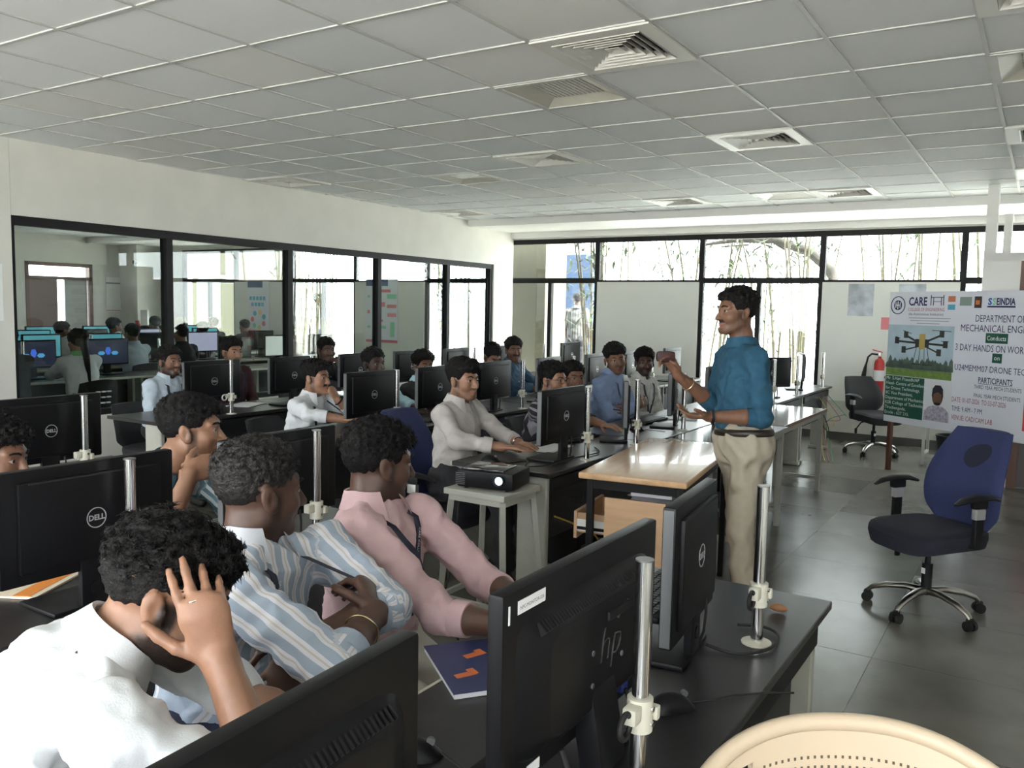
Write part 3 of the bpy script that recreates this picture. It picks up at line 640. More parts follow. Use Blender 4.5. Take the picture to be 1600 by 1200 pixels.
# ---- office chair
m_blue = mat('chair_blue_fabric', (.028, .038, .115), .85, var=.15, vscale=120, bump=.15, bscale=700)
m_seatb = mat('chair_seat_fabric', (.018, .019, .032), .9, var=.2, vscale=120, bump=.15, bscale=700)
m_silver = mat('silver_paint', (.50, .50, .50), .35, .5)
m_steel = mat('worn_steel', (.55, .53, .50), .28, 1., var=.3, vscale=12)
def make_chair(label, fab, seatm, loc, rz, arms=True, group='office swivel chairs', stain=None, bh=.55, low=0., star=1.):
    """faces local +X"""
    t = thing('office_chair', label, 'chair', loc, rz, group)
    # seat : rounded cushion
    q = MB(); P = []
    for i in range(13):
        row = []
        for j in range(25):
            r = i/12; an = 2*PI*j/24
            c, s = math.cos(an), math.sin(an); e = .55
            x = math.copysign(abs(c)**e, c)*.245*r; y = math.copysign(abs(s)**e, s)*.25*r
            drop = -.035*max(0, x/.245)**3
            row.append((x+.02, y, .495+drop-.012*(1-r*r)*1.2-.02*max(0, r-.85)/.15))
        P.append(row)
    q.grid(P); P2 = [[(x*.97, y*.97, z-.075+.02*(1-i/12)*0-(.0 if i < 12 else -.0)) for (x, y, z) in row] for i, row in enumerate(P)]
    q.grid(P2); n0 = 12*25; q.grid([P[12], [(x*1.01, y*1.01, z-.03) for x, y, z in P[12]], P2[12]])
    q.build('seat', seatm, t, True)
    # backrest: curved shell
    q = MB(); F = []; B = []
    nz, ny = 16, 12
    for i in range(nz+1):
        v = i/nz; z = .47+bh*v; half = .205+.045*math.sin(PI*min(1, v*1.05+.1))-(.03*max(0, v-.85)/.15)-.05*max(0, .15-v)/.15
        xb = -.235-.10*v+.055*math.sin(PI*v*1.15)
        fr = []; bk_ = []
        for j in range(ny+1):
            u = j/ny*2-1; y = u*half; x = xb+.045*u*u-(.025 if abs(u) > .93 else 0)
            fr.append((x, y, z)); bk_.append((x-.05*(1-u**4)-.006, y, z))
        F.append(fr); B.append(bk_)
    q.grid(F); q.grid(B)
    q.grid([F[0], B[0]]); q.grid([F[-1], B[-1]]); q.grid([[r[0] for r in F], [r[0] for r in B]]); q.grid([[r[-1] for r in F], [r[-1] for r in B]])
    br = q.build('backrest', fab, t, True)
    if stain:
        q = MB(); P = []
        for i in range(9):
            row = []
            for j in range(17):
                an = 2*PI*j/16; r = i/8*(1+.12*math.sin(2*an+.5)+.05*math.sin(3*an))
                y = .02+.075*r*math.cos(an); v = .74+.13*r*math.sin(an); half = .245
                u = y/half; row.append((-.235-.10*v+.055*math.sin(PI*v*1.15)+.045*u*u+.0025, y, .47+bh*v))
            P.append(row)
        q.grid(P); q.build('sweat_stain', stain, br, True)
    q = MB(); q.rbox((-.25, 0, .5), (.03, .07, .3), .008); q.rbox((-.12, 0, .42), (.3, .08, .02), .006); q.build('back_bracket', m_blk2, t, 30)
    if arms:
        for s in (-1, 1):
            q = MB(); q.rbox((-.03, s*.27, .52), (.055, .028, .2), .008); ar = q.build('arm_post', m_blk2, t, 30)
            q = MB(); q.rbox((-.03, s*.27, .60), (.062, .034, .055), .006); q.build('arm_sleeve', m_silver, ar, 30)
            q = MB(); q.tube([(-.16, s*.265, .665), (-.1, s*.27, .682), (0, s*.275, .685), (.08, s*.275, .675), (.13, s*.27, .655)], [.022, .034, .036, .03, .014], 10, flat=.42); q.rbox((-.03, s*.27, .65), (.09, .035, .045), .01); q.build('arm_pad', m_blk2, t, True)
            q = MB(); q.rbox((-.03, s*.2, .43), (.06, .16, .02), .006); q.build('arm_bracket', m_blk2, t, 30)
    q = MB(); q.rbox((0, 0, .405), (.2, .16, .045), .01); mech = q.build('tilt_mechanism', m_blk2, t, 30)
    q = MB(); q.tube([(.02, -.08, .40), (.0, -.17, .37), (-.01, -.22, .30)], .008, 8); q.rbox((-.01, -.225, .275), (.03, .02, .06), .008); q.build('lever', m_blk2, mech, True)
    q = MB(); q.cyl((0, 0, .10), (0, 0, .27), .027, 18); q.cyl((0, 0, .27), (0, 0, .40), .016, 14); q.build('gas_column', m_blk2, t, 30)
    q = MB(); q.box((.0275, 0, .23), (.002, .025, .03)); q.build('column_sticker', m_paperw, t)
    for k in range(5):
        a = 2*PI*k/5+.3; c, s = math.cos(a), math.sin(a)
        q = MB(); q.tube([(.02*c, .02*s, .12), (.1*c, .1*s, .125), (.2*c, .2*s, .11), (.27*c, .27*s, .085), (.295*c, .295*s, .062)], [.025, .023, .02, .017, .012], 10, flat=.8); lg = q.build('base_leg', m_steel, t, True)
        q = MB()
        for sd in (-1, 1): q.cyl((.295*c-s*sd*.008, .295*s+c*sd*.008, .027), (.295*c-s*sd*.026, .295*s+c*sd*.026, .027), .027, 14)
        q.cyl((.295*c-s*.01, .295*s+c*.01, .05), (.295*c+s*.01, .295*s-c*.01, .05), .02, 10)
        q.build('caster', m_rub, lg, 30)
        if star != 1.: lg.scale = (star, star, 1)
    if low:
        for ch in t.children:
            if ch.name.split('.')[0] in ('seat', 'backrest', 'back_bracket', 'arm_post', 'arm_pad', 'arm_bracket', 'tilt_mechanism'): ch.location.z -= low
    return t
make_chair('empty blue fabric office chair with a sweat stain and armrests, alone on the open floor', m_blue, m_seatb, (-.47, 4.98, 0), math.radians(232), True, bh=.515, stain=mat('sweat_stain', (.014, .016, .035), .9))
make_chair('blue office chair occupied by the man in the grey shirt', m_blue, m_seatb, (-3.08, 4.10, 0), math.radians(3), low=.072)
m_dkfab = mat('chair_dark_fabric', (.02, .02, .024), .9, bump=.1, bscale=600)
make_chair('dark swivel chair standing half behind the poster by the wall', m_dkfab, m_dkfab, (-1.62, 10.35, 0), math.radians(-45), bh=.40)
# ---- cream plastic chair, back rest towards the camera
m_pl = mat('cream_plastic', (.62, .50, .36), .38, var=.04, vscale=5)
t = thing('plastic_chair', 'cream moulded plastic chair with woven pattern back at the corner of the near desk', 'chair', (-.19, 1.45, .0), math.radians(-60))
q = MB(); F = []; Bk = []
n = 32; mz = 10
for i in range(n+1):
    an = -1.4+2.8*i/n; fr = []; bk_ = []
    for j in range(mz+1):
        v = j/mz; z = .42+.43*v*(1-.20*abs(math.sin(an))**2.6); r = .255+.03*v
        y = math.sin(an)*r*1.05; x = -math.cos(an)*r*.62+.06-.05*v
        fr.append((x, y, z)); bk_.append((x-.012*math.cos(an), y+.012*math.sin(an), z))
    F.append(fr); Bk.append(bk_)
# outer rim band only (the field below is woven), thick rolled edge
rim = MB(); rim.tube([((F[i][-1][0]+Bk[i][-1][0])/2, F[i][-1][1], F[i][-1][2]) for i in range(n+1)], .016, 10); rim.build('rim', m_pl, t, True)
top = MB(); top.grid([[F[i][j] for j in (9, 10)] for i in range(n+1)]); top.grid([[Bk[i][j] for j in (9, 10)] for i in range(n+1)]); top.grid([[F[i][9], Bk[i][9]] for i in range(n+1)]); top.build('back_band', m_pl, t, True)
fld = MB(); fld.grid([[F[i][j] for j in range(0, 10)] for i in range(9, n-8)]); fld.grid([[Bk[i][j] for j in range(0, 10)] for i in range(9, n-8)]); bf = fld.build('back_field', m_pl, t, True)
for s in (0, 1):
    st_ = MB(); ii = (4, 5, 6) if s == 0 else (n-6, n-5, n-4)
    st_.grid([[F[i][j] for j in range(0, 10)] for i in ii]); st_.grid([[Bk[i][j] for j in range(0, 10)] for i in ii]); st_.build('side_post', m_pl, t, True)
hol = MB(); m_hole = mat('weave_hole', (.12, .09, .06), .9)
for i in range(10, n-9):
    for jj in range(2, 22):
        j = int(jj*.41); jf = jj*.41-j
        for fr_, off in ((F, .0008), (Bk, -.0008)):
            for half in (0, .5):
                a = Vector(fr_[i][j]); b_ = Vector(fr_[i+1][j]); c_ = Vector(fr_[i][j+1]); p0 = a.lerp(b_, half)+(c_-a)*jf; nrm = (b_-a).cross(c_-a).normalized()
                if nrm.x < 0: nrm = -nrm
                p0 = p0+nrm*(.001 if fr_ is F else -.001)
                u_ = (b_-a).normalized()*.0022; w_ = (c_-a).normalized()*.0028
                hol._add([p0-u_-w_, p0+u_-w_, p0+u_+w_, p0-u_+w_], [(0, 1, 2, 3)])
stuff(hol.build('weave_holes', m_hole, bf))
q = MB(); P = []
for i in range(11):
    P.append([(.26-.5*i/10, (-.23+.46*j/10)*(1-.12*i/10), .43-.03*math.sin(PI*i/10)*math.sin(PI*j/10)-.02*(i/10)) for j in range(11)])
q.grid(P); q.grid([[(x, y, z-.014) for x, y, z in r] for r in P]); q.tube([P[0][j] for j in range(11)], .014, 8); q.build('seat', m_pl, t, True)
for s in (-1, 1):
    q = MB(); q.tube([(-.01, s*.27, .735), (.06, s*.275, .685), (.18, s*.27, .66), (.24, s*.262, .58), (.245, s*.255, .43)], [.018, .024, .026, .022, .02], 8, flat=.7); q.build('armrest', m_pl, t, True)
    for xx in (.21, -.21):
        q = MB(); q.tube([(xx*.9, s*.215, .42), (xx*1.1, s*.25, 0)], [.03, .022], 6); q.build('leg', m_pl, t)
# ---- the banner: printed sheet on a stand
pz0, pz1, PWd = .51, 1.835, 2.2
t = thing('event_poster', 'large printed event poster with drone photograph on a stand before the window wall', 'poster', (-1.387, 9.413, 0), -.6247)
m_ban = mat('banner_vinyl', (.76, .78, .86), .45, var=.02, vscale=3)
q = MB(); P = []
for i in range(23):
    u = PWd*i/22; P.append([(u, .006*math.sin(u*5)*math.sin(j*.7), pz0+(pz1-pz0)*j/10) for j in range(11)])
q.b2(0, PWd, 0, .012, pz0, pz1); sheet = q.build('sheet', m_ban, t)
TM = lambda u, z, d=-.002: Matrix.Translation((u, d, z)) @ Matrix.Rotation(PI/2, 4, 'X')
m_ink = mat('ink_navy', (.03, .035, .12), .6); m_inkr = mat('ink_red', (.32, .06, .10), .6); m_inkb = mat('ink_black', (.03, .03, .04), .6); m_gbox = mat('ink_green_box', (.01, .09, .06), .5); m_tw = mat('ink_white', (.85, .87, .87), .6)
def flat(name, u0, u1, z0, z1, mm, par=sheet, d=.0015):
    q = MB(); q.b2(u0, u1, -d, 0, z0, z1); return q.build(name, mm, par)
def fitline(body, u0, u1, z, mm, size, bold=.0, par=sheet, d=-.002):
    me = text_mesh(body, size, None, bold=bold); xs = [v.co.x for v in me.vertices]; wd = max(xs)-min(xs); s = (u1-u0)/wd
    me.transform(TM(u0, z, d) @ Matrix.Diagonal((s, 1, 1, 1)) @ Matrix.Translation((-min(xs), 0, 0))); me.materials.clear(); me.materials.append(mm); return obj('lettering', me, par)
fitline('CARE', .24, .46, 1.70, m_ink, .115, .003); fitline('COLLEGE OF ENGINEERING', .235, .665, 1.645, m_inkr, .045); fitline('(An Autonomous Institution)', .245, .655, 1.603, m_inkb, .036)
m_fine = mat('ink_fine_print', (.40, .41, .46), .6)
for u0_, u1_, z_ in ((.25, .74, 1.572), (.27, .72, 1.546), (.35, .62, 1.52)): flat('fine_print_line', u0_, u1_, z_, z_+.008, m_fine)
q = MB(); n = 32
q.tube([(.105+.087*math.cos(2*PI*i/n), -.001, 1.70+.087*math.sin(2*PI*i/n)) for i in range(n)], .005, 6, closed=True); q.build('crest_ring', m_ink, sheet)
q = MB(); q.lathe([(0, 0), (.05, 0), (.05, .0015), (0, .0015)], (.105, -.0005, 1.70), 24, Matrix.Rotation(PI/2, 3, 'X')); cr = q.build('crest_disc', m_ink, sheet)
q = MB(); q.b2(.075, .083, -.004, -.002, 1.675, 1.73); q.b2(.128, .136, -.004, -.002, 1.675, 1.73); q.b2(.083, .128, -.004, -.002, 1.697, 1.705); q.b2(.1, .11, -.004, -.002, 1.66, 1.74); q.build('crest_figure', m_tw, cr)
q = MB(); q.b2(.5, .508, -.002, 0, 1.70, 1.80); q.b2(.53, .537, -.002, 0, 1.70, 1.78); q.b2(.62, .627, -.002, 0, 1.70, 1.78); q.b2(.645, .653, -.002, 0, 1.70, 1.80); q.b2(.508, .645, -.002, 0, 1.775, 1.781); q.b2(.537, .62, -.002, 0, 1.735, 1.74); q.build('gateway_mark', m_ink, sheet)
flat('logo_patch', .70, .78, 1.735, 1.79, mat('logo_orange', (.55, .2, .1), .6)); flat('logo_patch', .70, .78, 1.66, 1.71, m_cyan); flat('logo_patch', .83, .955, 1.70, 1.78, mat('logo_greygreen', (.25, .33, .3), .6)); flat('logo_patch', .985, 1.06, 1.68, 1.785, mat('logo_dark', (.06, .04, .04), .6)); flat('logo_detail', 1.0, 1.04, 1.71, 1.75, mat('logo_flame', (.6, .2, .05), .6), d=.003)
fitline('S', 1.125, 1.165, 1.71, mat('ink_blue', (.03, .12, .45), .5), .085, .003); fitline('S', 1.17, 1.205, 1.71, m_grn, .085, .003); fitline('EINDIA', 1.21, 1.395, 1.71, m_ink, .085, .003); flat('logo_rule', 1.12, 1.395, 1.685, 1.70, m_ink)
fitline('DEPARTMENT OF', 1.01, 1.50, 1.555, m_ink, .09, 0); fitline('MECHANICAL ENGINEERING', .86, 1.80, 1.465, m_ink, .09, 0)
flat('heading_box', 1.125, 1.345, 1.365, 1.455, m_gbox); fitline('Conducts', 1.14, 1.33, 1.39, m_tw, .06, par=sheet, d=-.003)
fitline('3 DAY HANDS ON WORKSHOP', .815, 1.70, 1.285, m_ink, .09, 0); flat('heading_box', 1.205, 1.30, 1.19, 1.275, m_gbox); fitline('on', 1.225, 1.28, 1.215, m_tw, .06, d=-.003)
fitline('U24MEMM07 DRONE TECHNOLOGY', .82, 1.85, 1.10, m_ink, .08, 0)
fitline('PARTICIPANTS', 1.08, 1.42, 1.0, m_ink, .075, .001); flat('underline', 1.08, 1.42, .99, .994, m_ink)
fitline('THIRD YEAR MECH STUDENTS', 1.04, 1.51, .945, m_inkb, .05); fitline('FINAL YEAR MECH STUDENTS', 1.045, 1.505, .865, m_inkb, .05)
fitline('DATE: 01-07-2026  TO 03-07-2026', .812, 1.372, .80, m_inkr, .065, 0); fitline('TIME: 9 AM - 7 PM', .815, 1.14, .715, m_ink, .065, 0); fitline('VENUE: CAD/CAM LAB', .817, 1.25, .632, m_inkr, .065, 0)
flat('fine_print_line', 1.19, 1.29, .578, .588, m_fine); flat('red_block', 1.54, 2.1, .62, .90, mat('ink_bright_red', (.6, .05, .05), .5))
# drone photograph (flat print)
flat('photo_sky', .0, .79, 1.06, 1.505, mat('print_sky', (.45, .58, .66), .5, var=.15, vscale=4)); flat('photo_grass', .0, .79, .99, 1.075, mat('print_grass', (.17, .28, .06), .5, var=.3, vscale=20))
q = MB()
for a in range(26):
    x = .015+a*.0305; hgt = .06+.07*abs(math.sin(a*1.7))*(.4+.6*abs(math.cos(a*.37))); q.prism([(x-.028, 1.07), (x+.028, 1.07), (x+.02, 1.07+hgt*.8), (x, 1.07+hgt), (x-.02, 1.07+hgt*.7)], 1, -.0022, -.0018)
stuff(q.build('photo_tree_line', mat('print_trees', (.10, .15, .12), .6, var=.4, vscale=12), sheet))
m_dr = mat('print_drone', (.03, .032, .03), .6); m_dry = mat('print_tank', (.45, .34, .10), .6)
def strip(name, a, b_, w, mm, d):
    a, b_ = Vector(a), Vector(b_); dd = (b_-a).normalized(); nn = Vector((-dd.y, dd.x))*w/2; q = MB()
    q._add([(p.x, -d, p.y) for p in (a-nn, b_-nn, b_+nn, a+nn)], [(0, 1, 2, 3)]); return q.build(name, mm, sheet)
for a, b_, w in (((.40, 1.33), (.12, 1.34), .02), ((.40, 1.33), (.23, 1.40), .02), ((.46, 1.33), (.70, 1.32), .02), ((.46, 1.34), (.66, 1.42), .02), ((.4, 1.3), (.2, 1.25), .014), ((.47, 1.3), (.64, 1.24), .014)): strip('drone_arm', a, b_, w, m_dr, .003)
for (x, z) in ((.12, 1.35), (.23, 1.41), (.70, 1.33), (.655, 1.43), (.21, 1.26), (.63, 1.25)): flat('drone_motor', x-.026, x+.026, z-.035, z+.03, m_dr, d=.0032)
for a, b_ in (((.10, 1.385), (.16, 1.37)), ((.19, 1.45), (.3, 1.42)), ((.54, 1.46), (.76, 1.455)), ((.65, 1.36), (.74, 1.36))): strip('drone_blade', a, b_, .006, m_dr, .0034)
flat('drone_tank', .395, .465, 1.27, 1.42, m_dry, d=.0036); flat('drone_body', .35, .51, 1.29, 1.37, m_dr, d=.0034)
for a, b_ in (((.37, 1.3), (.33, 1.12)), ((.41, 1.28), (.40, 1.12)), ((.46, 1.28), (.47, 1.12)), ((.49, 1.3), (.53, 1.12)), ((.31, 1.12), (.42, 1.12)), ((.45, 1.12), (.56, 1.12))): strip('drone_skid', a, b_, .007, m_dr, .003)
# green caption box and portrait
flat('caption_box', .0, .485, .575, .985, m_gbox)
for a, l in enumerate(('Mr. S.Hari Prasadh/AP', 'Head- Centre of Excellence', 'for Drone Technology,', 'IIC Vice President,', 'Department of Mechanical,', 'KSR College of Technology,', 'Tiruchengode,', 'Erode - 637 215.')):
    me = text_mesh(l, .046, TM(.012, .945-a*.05, -.003)); me.materials.clear(); me.materials.append(m_tw); obj('lettering', me, sheet)
flat('portrait_ground', .49, .80, .585, .985, mat('print_pale', (.72, .74, .78), .5))
q = MB(); q.prism([(.5, .585), (.79, .585), (.785, .68), (.74, .72), (.70, .735), (.60, .735), (.555, .72), (.505, .68)], 1, -.0022, -.0018); q.build('portrait_shirt', mat('print_check_shirt', (.45, .42, .52), .6, var=.5, vscale=40), sheet)
q = MB(); q.lathe([(0, 0), (.062, 0)], (.65, -.003, .82), 20, Matrix.Diagonal((1, 1, 1.35)) @ Matrix.Rotation(PI/2, 3, 'X')); q.build('portrait_face', mat('print_skin', (.26, .14, .09), .6), sheet)
q = MB(); q.prism([(.585, .83), (.60, .80), (.605, .85), (.65, .87), (.695, .85), (.70, .80), (.715, .83), (.71, .90), (.68, .935), (.62, .935), (.59, .90)], 1, -.0036, -.0032); q.build('portrait_hair', m_inkb, sheet)
flat('portrait_beard', .615, .685, .745, .768, m_inkb, d=.0036)
for u in (.06, 1.0, 1.9):
    q = MB(); q.b2(u-.02, u+.02, .02, .06, 0, pz1-.05); q.build('stand_leg', m_brown if u < .5 else m_leg, t)
q = MB(); q.b2(.06, 1.9, .03, .055, pz1-.12, pz1-.08); q.b2(.06, 1.9, .03, .055, .62, .66); q.build('stand_crossbar', m_leg, t)
# small table frame and bin behind the poster
t = thing('side_table', 'cream metal framed table half hidden behind the poster stand', 'table', (-.74, 10.2, 0), 0)
q = MB(); q.rbox((0, 0, .70), (.7, .45, .02), .004); q.build('tabletop', m_top3, t)
for sx in (-1, 1):
    for sy in (-1, 1):
        q = MB(); q.box((sx*.32, sy*.2, .345), (.03, .03, .69)); q.build('leg', m_leg, t)
    q = MB(); q.box((sx*.32, 0, .1), (.025, .38, .025)); q.build('stretcher', m_leg, t)
q = MB(); q.box((0, -.2, .1), (.62, .025, .025)); q.build('stretcher', m_leg, t)
t = thing('waste_bin', 'black waste bin with small labels on the floor under the poster', 'bin', (-.80, 10.22, 0))
q = MB(); q.lathe([(.0, 0), (.13, 0), (.165, .3), (.17, .3), (.17, .315), (.158, .315), (.125, .02), (0, .02)], n=28); q.build('bucket', m_blk2, t, 30)
for a, mm in ((-1.9, m_paperw), (-1.55, m_paperw)):
    q = MB(); q.box((.152*math.cos(a), .152*math.sin(a), .2), (.035, .003, .025), RZ(a+PI/2)); q.build('sticker', mm, t)
# fire extinguisher on the wall
t = thing('fire_extinguisher', 'red fire extinguisher with black horn hung on the wall behind the poster', 'fire extinguisher', (-1.73, 11.195, .62))
q = MB(); q.b2(-.04, .04, .058, .069, .1, .36); q.b2(-.064, .064, .0, .06, .2, .225); q.build('wall_bracket', m_black, t)
m_redx = mat('extinguisher_red', (.50, .03, .03), .3)
q = MB(); q.lathe([(0, 0), (.055, 0), (.06, .01), (.06, .38), (.05, .42), (.02, .45), (.02, .47), (0, .47)], n=22); bd = q.build('cylinder', m_redx, t, 30)
q = MB(); q.lathe([(.0605, .17), (.0612, .17), (.0612, .3), (.0605, .3)], n=22); q.build('label_band', m_paperw, bd, 30)
q = MB(); q.rbox((0, 0, .5), (.04, .04, .05), .008); q.build('valve', m_steel, t)
q = MB(); q.box((-.03, 0, .535), (.12, .02, .012), Matrix.Rotation(.25, 3, 'Y')); q.box((-.03, 0, .5), (.1, .02, .01)); q.build('handle', m_redx, t)
q = MB(); q.tube([(-.02, -.01, .49), (-.09, -.02, .5), (-.13, -.03, .46), (-.15, -.03, .36)], .011, 8); q.build('hose', m_rub, t, True)
q = MB(); q.tube([(-.15, -.03, .37), (-.165, -.03, .27), (-.185, -.03, .08)], [.012, .025, .038], 14); q.build('horn', m_rub, t, True)
# ---- books and papers on the desks
t = thing('exercise_book', 'paper book with dark blue cover and orange shapes on the near desk', 'book', (-1.08, 1.59, .751), math.radians(52))
q = MB(); q.box((0, 0, .006), (.20, .27, .011)); q.build('pages', m_paperw, t)
q = MB(); q.box((0, 0, .0128), (.204, .274, .0016)); cv = q.build('cover', mat('book_navy', (.03, .04, .12), .4), t)
for (x, y, a, mm) in ((.0, .05, .3, mat('book_orange', (.65, .16, .05), .5)), (.04, -.02, -.2, mat('book_teal', (.05, .3, .4), .5)), (-.05, -.05, .2, mat('book_orange', (.65, .16, .05), .5))):
    q = MB(); q.box((x, y, .014), (.05, .02, .0012), RZ(a)); q.box((x+.02, y+.012, .0142), (.018, .03, .0012), RZ(a)); q.build('cover_shape', mm, cv)
t = thing('magazine', 'orange and cream printed magazine on the desk behind the leaning man', 'magazine', (-2.53, 1.32, .751), .5)
q = MB(); q.box((0, 0, .003), (.21, .28, .006)); q.build('sheet', mat('magazine_cream', (.72, .62, .48), .5), t)
q = MB(); q.box((.06, .0, .0066), (.05, .27, .001)); q.build('orange_band', mat('magazine_orange', (.75, .26, .05), .5), t)
q = MB(); q.box((-.03, .02, .0066), (.08, .14, .001)); q.build('picture', mat('magazine_picture', (.25, .10, .10), .5), t)
def papers(x, y, a, label, z=.75, n=3):
    t = thing('paper_sheets', label, 'paper', (x, y, z), a)
    for i in range(n):
        q = MB(); q.box((random.uniform(-.01, .01), random.uniform(-.01, .01), .001+.002*i), (.21, .29, .0015), RZ(random.uniform(-.1, .1))); q.build('sheet', m_paperw, t)
papers(-5.6, 4.72, .3, 'loose papers on the partition desk in front of the man in maroon'); papers(-4.05, 4.62, .2, 'papers under the arm of the white shirt man with lanyard'); papers(-2.42, 6.37, .3, 'open notebook pages on the desk by the lower hand of the speaker', n=5); papers(-2.55, 4.43, .05, 'folded papers behind the monitor by the projector')
q = MB(); q.tube([(-.022, 0, .011), (-.012, 0, .013), (.0, .0, .014), (.015, .005, .012), (.024, .008, .010)], [.005, .010, .0125, .010, .004], 10); o = q.build('wooden_toy', mat('toy_wood', (.26, .12, .05), .5), None, True); o.location = (-.60, 2.39, .75); tag(o, 'small brown rounded wooden piece beside the corner post on the near desk', 'wooden piece')
# computer towers under the desks
def tower(x, y, label):
    t = thing('computer_tower', label, 'computer', (x, y, 0), 0, 'black computer towers under the desks')
    q = MB(); q.rbox((-.06, 0, .21), (.36, .18, .4), .01); q.build('case', m_blk2, t)
    q = MB(); q.box((.121, 0, .3), (.004, .14, .08)); q.build('port_panel', m_gry, t)
    q = MB(); q.box((.121, 0, .1), (.004, .1, .1)); q.build('fan_grille', m_gry, t)
for x, y, lb in ((-2.46, 4.58, 'black computer tower behind the projector stool'), (-2.45, 7.3, 'black computer tower under the desk by the brown edged table'), (-2.45, 8.5, 'black computer tower with loose cables near the window'), (-2.4, 2.35, 'black computer tower beside the pink shirt man'), (-.8, 2.2, 'black computer tower at the far end under the near desk')): tower(x, y, lb)
def cable(name, label, pts, r, mm):
    v = [Vector(p) for p in pts]; out = []
    for i in range(len(v)-1):
        p0, p1, p2, p3 = v[max(i-1, 0)], v[i], v[i+1], v[min(i+2, len(v)-1)]
        for k in range(6):
            s = k/6; out.append(.5*((2*p1)+(p2-p0)*s+(2*p0-5*p1+4*p2-p3)*s*s+(3*p1-p0-3*p2+p3)*s**3))
    out.append(v[-1]); q = MB(); q.tube(out, r, 6); return tag(q.build(name, mm, None, True), label, 'cable')
cable('projector_cord', 'black power cord hanging from the projector to the floor beside the stool', [(-2.52, 3.55, .74), (-2.56, 3.55, .6), (-2.55, 3.5, .3), (-2.56, 3.4, .02), (-2.3, 3.2, .006)], .005, m_rub)  # the projector's own power cord, not an extension lead
m_ycab = mat('cable_yellow', (.60, .42, .05), .5)
cable('floor_cable', 'black and yellow cable running from under the near desk to the plastic chair', [(-.6, 2.2, .3), (-.45, 2.12, .06), (-.3, 1.95, .01), (-.05, 1.75, .008), (.3, 1.7, .008)], .007, m_rub)
cable('floor_cable', 'yellow cable beside the black one under the near desk', [(-.6, 2.22, .3), (-.46, 2.14, .07), (-.31, 1.97, .024), (-.06, 1.77, .02), (.29, 1.72, .008)], .005, m_ycab)
cable('power_cord', 'yellow cord hanging under the desk by the open drawer', [(-2.15, 3.85, .5), (-2.14, 4.05, .42), (-2.13, 4.3, .3), (-2.14, 4.5, .1), (-2.15, 4.7, .006)], .005, m_ycab)
cable('power_cord', 'tangled black cord behind the end desk near the drawer', [(-2.11, 3.9, .60), (-2.06, 3.98, .56), (-2.1, 4.1, .60), (-2.13, 4.2, .55), (-2.1, 4.4, .46), (-2.14, 4.6, .3)], .006, m_rub)
for a in range(4):
    cable('loose_wire', 'thin loose %s wire hanging at the desk end by the window wall' % ('black', 'yellow', 'red', 'green')[a], [(-2.1, 9.5+a*.2, .68), (-2.0+.03*a, 9.6+a*.2, .45), (-1.98+.02*a, 9.7+a*.15, .3+.05*a), (-2.1, 9.8+a*.12, .35), (-2.05, 9.6+a*.2, .05), (-2.0+.04*a, 9.5, .01)], .004, [m_rub, m_ycab, mat('wire_red', (.4, .08, .05), .5), mat('wire_green', (.06, .25, .08), .5)][a])['group'] = 'loose wires by the window wall'
cable('post_cable', 'black cable looping around the corner post on the near desk', [(-.68, 2.02, .76), (-.60, 2.02, .755), (-.54, 2.1, .757), (-.55, 2.2, .757), (-.60, 2.235, .757), (-.66, 2.21, .757)], .004, m_rub)
cable('desk_cable', 'black cables lying coiled on the desk behind the projector', [(-2.44, 3.8, .757), (-2.38, 3.93, .757), (-2.3, 3.8, .757), (-2.222, 3.95, .757), (-2.223, 4.22, .757), (-2.2, 4.45, .757), (-2.3, 4.6, .757)], .004, m_rub)
# ================================================================== people: implicit surfaces meshed on a grid
V3 = lambda *a: np.array(a, dtype=np.float64)
def unit(v): v = np.asarray(v, float); return v/np.linalg.norm(v)
def smin(a, b, k):
    h = np.maximum(k-np.abs(a-b), 0)/k
    return np.minimum(a, b)-h*h*k*.25
def smax(a, b, k): return -smin(-a, -b, k)
def f_cone(x, y, z, a, b, ra, rb, nrm=None, s=1.):
    ba = b-a; L = float(ba @ ba)+1e-9
    px, py, pz = x-a[0], y-a[1], z-a[2]
    t = np.clip((px*ba[0]+py*ba[1]+pz*ba[2])/L, 0, 1)
    qx, qy, qz = px-t*ba[0], py-t*ba[1], pz-t*ba[2]
    if nrm is not None:
        q = (qx*nrm[0]+qy*nrm[1]+qz*nrm[2])*(1/s-1)
        qx, qy, qz = qx+q*nrm[0], qy+q*nrm[1], qz+q*nrm[2]
        return (np.sqrt(qx*qx+qy*qy+qz*qz)-(ra+(rb-ra)*t))*min(1., (1+s)/2)
    return np.sqrt(qx*qx+qy*qy+qz*qz)-(ra+(rb-ra)*t)
def f_ell(x, y, z, c, r):
    u, v, w = (x-c[0])/r[0], (y-c[1])/r[1], (z-c[2])/r[2]
    n = np.sqrt(u*u+v*v+w*w)
    return (n-1)*min(r)*.5+(n-1)*n/np.maximum(np.sqrt((u/r[0])**2+(v/r[1])**2+(w/r[2])**2), 1e-6)*.5
class Wave:
    def __init__(s, seed, lam, n=14, aniso=(1, 1, 1)):
        g = np.random.RandomState(seed); d = g.normal(size=(n, 3)); d /= np.linalg.norm(d, axis=1)[:, None]
        s.k = d*(2*np.pi/lam)*g.uniform(.6, 1.5, (n, 1))*np.array(aniso); s.p = g.uniform(0, 6.28, n); s.n = n
    def __call__(s, P):
        o = np.zeros(len(P))
        for k, p in zip(s.k, s.p): o += np.sin(P @ k+p)
        return o/math.sqrt(s.n/2)
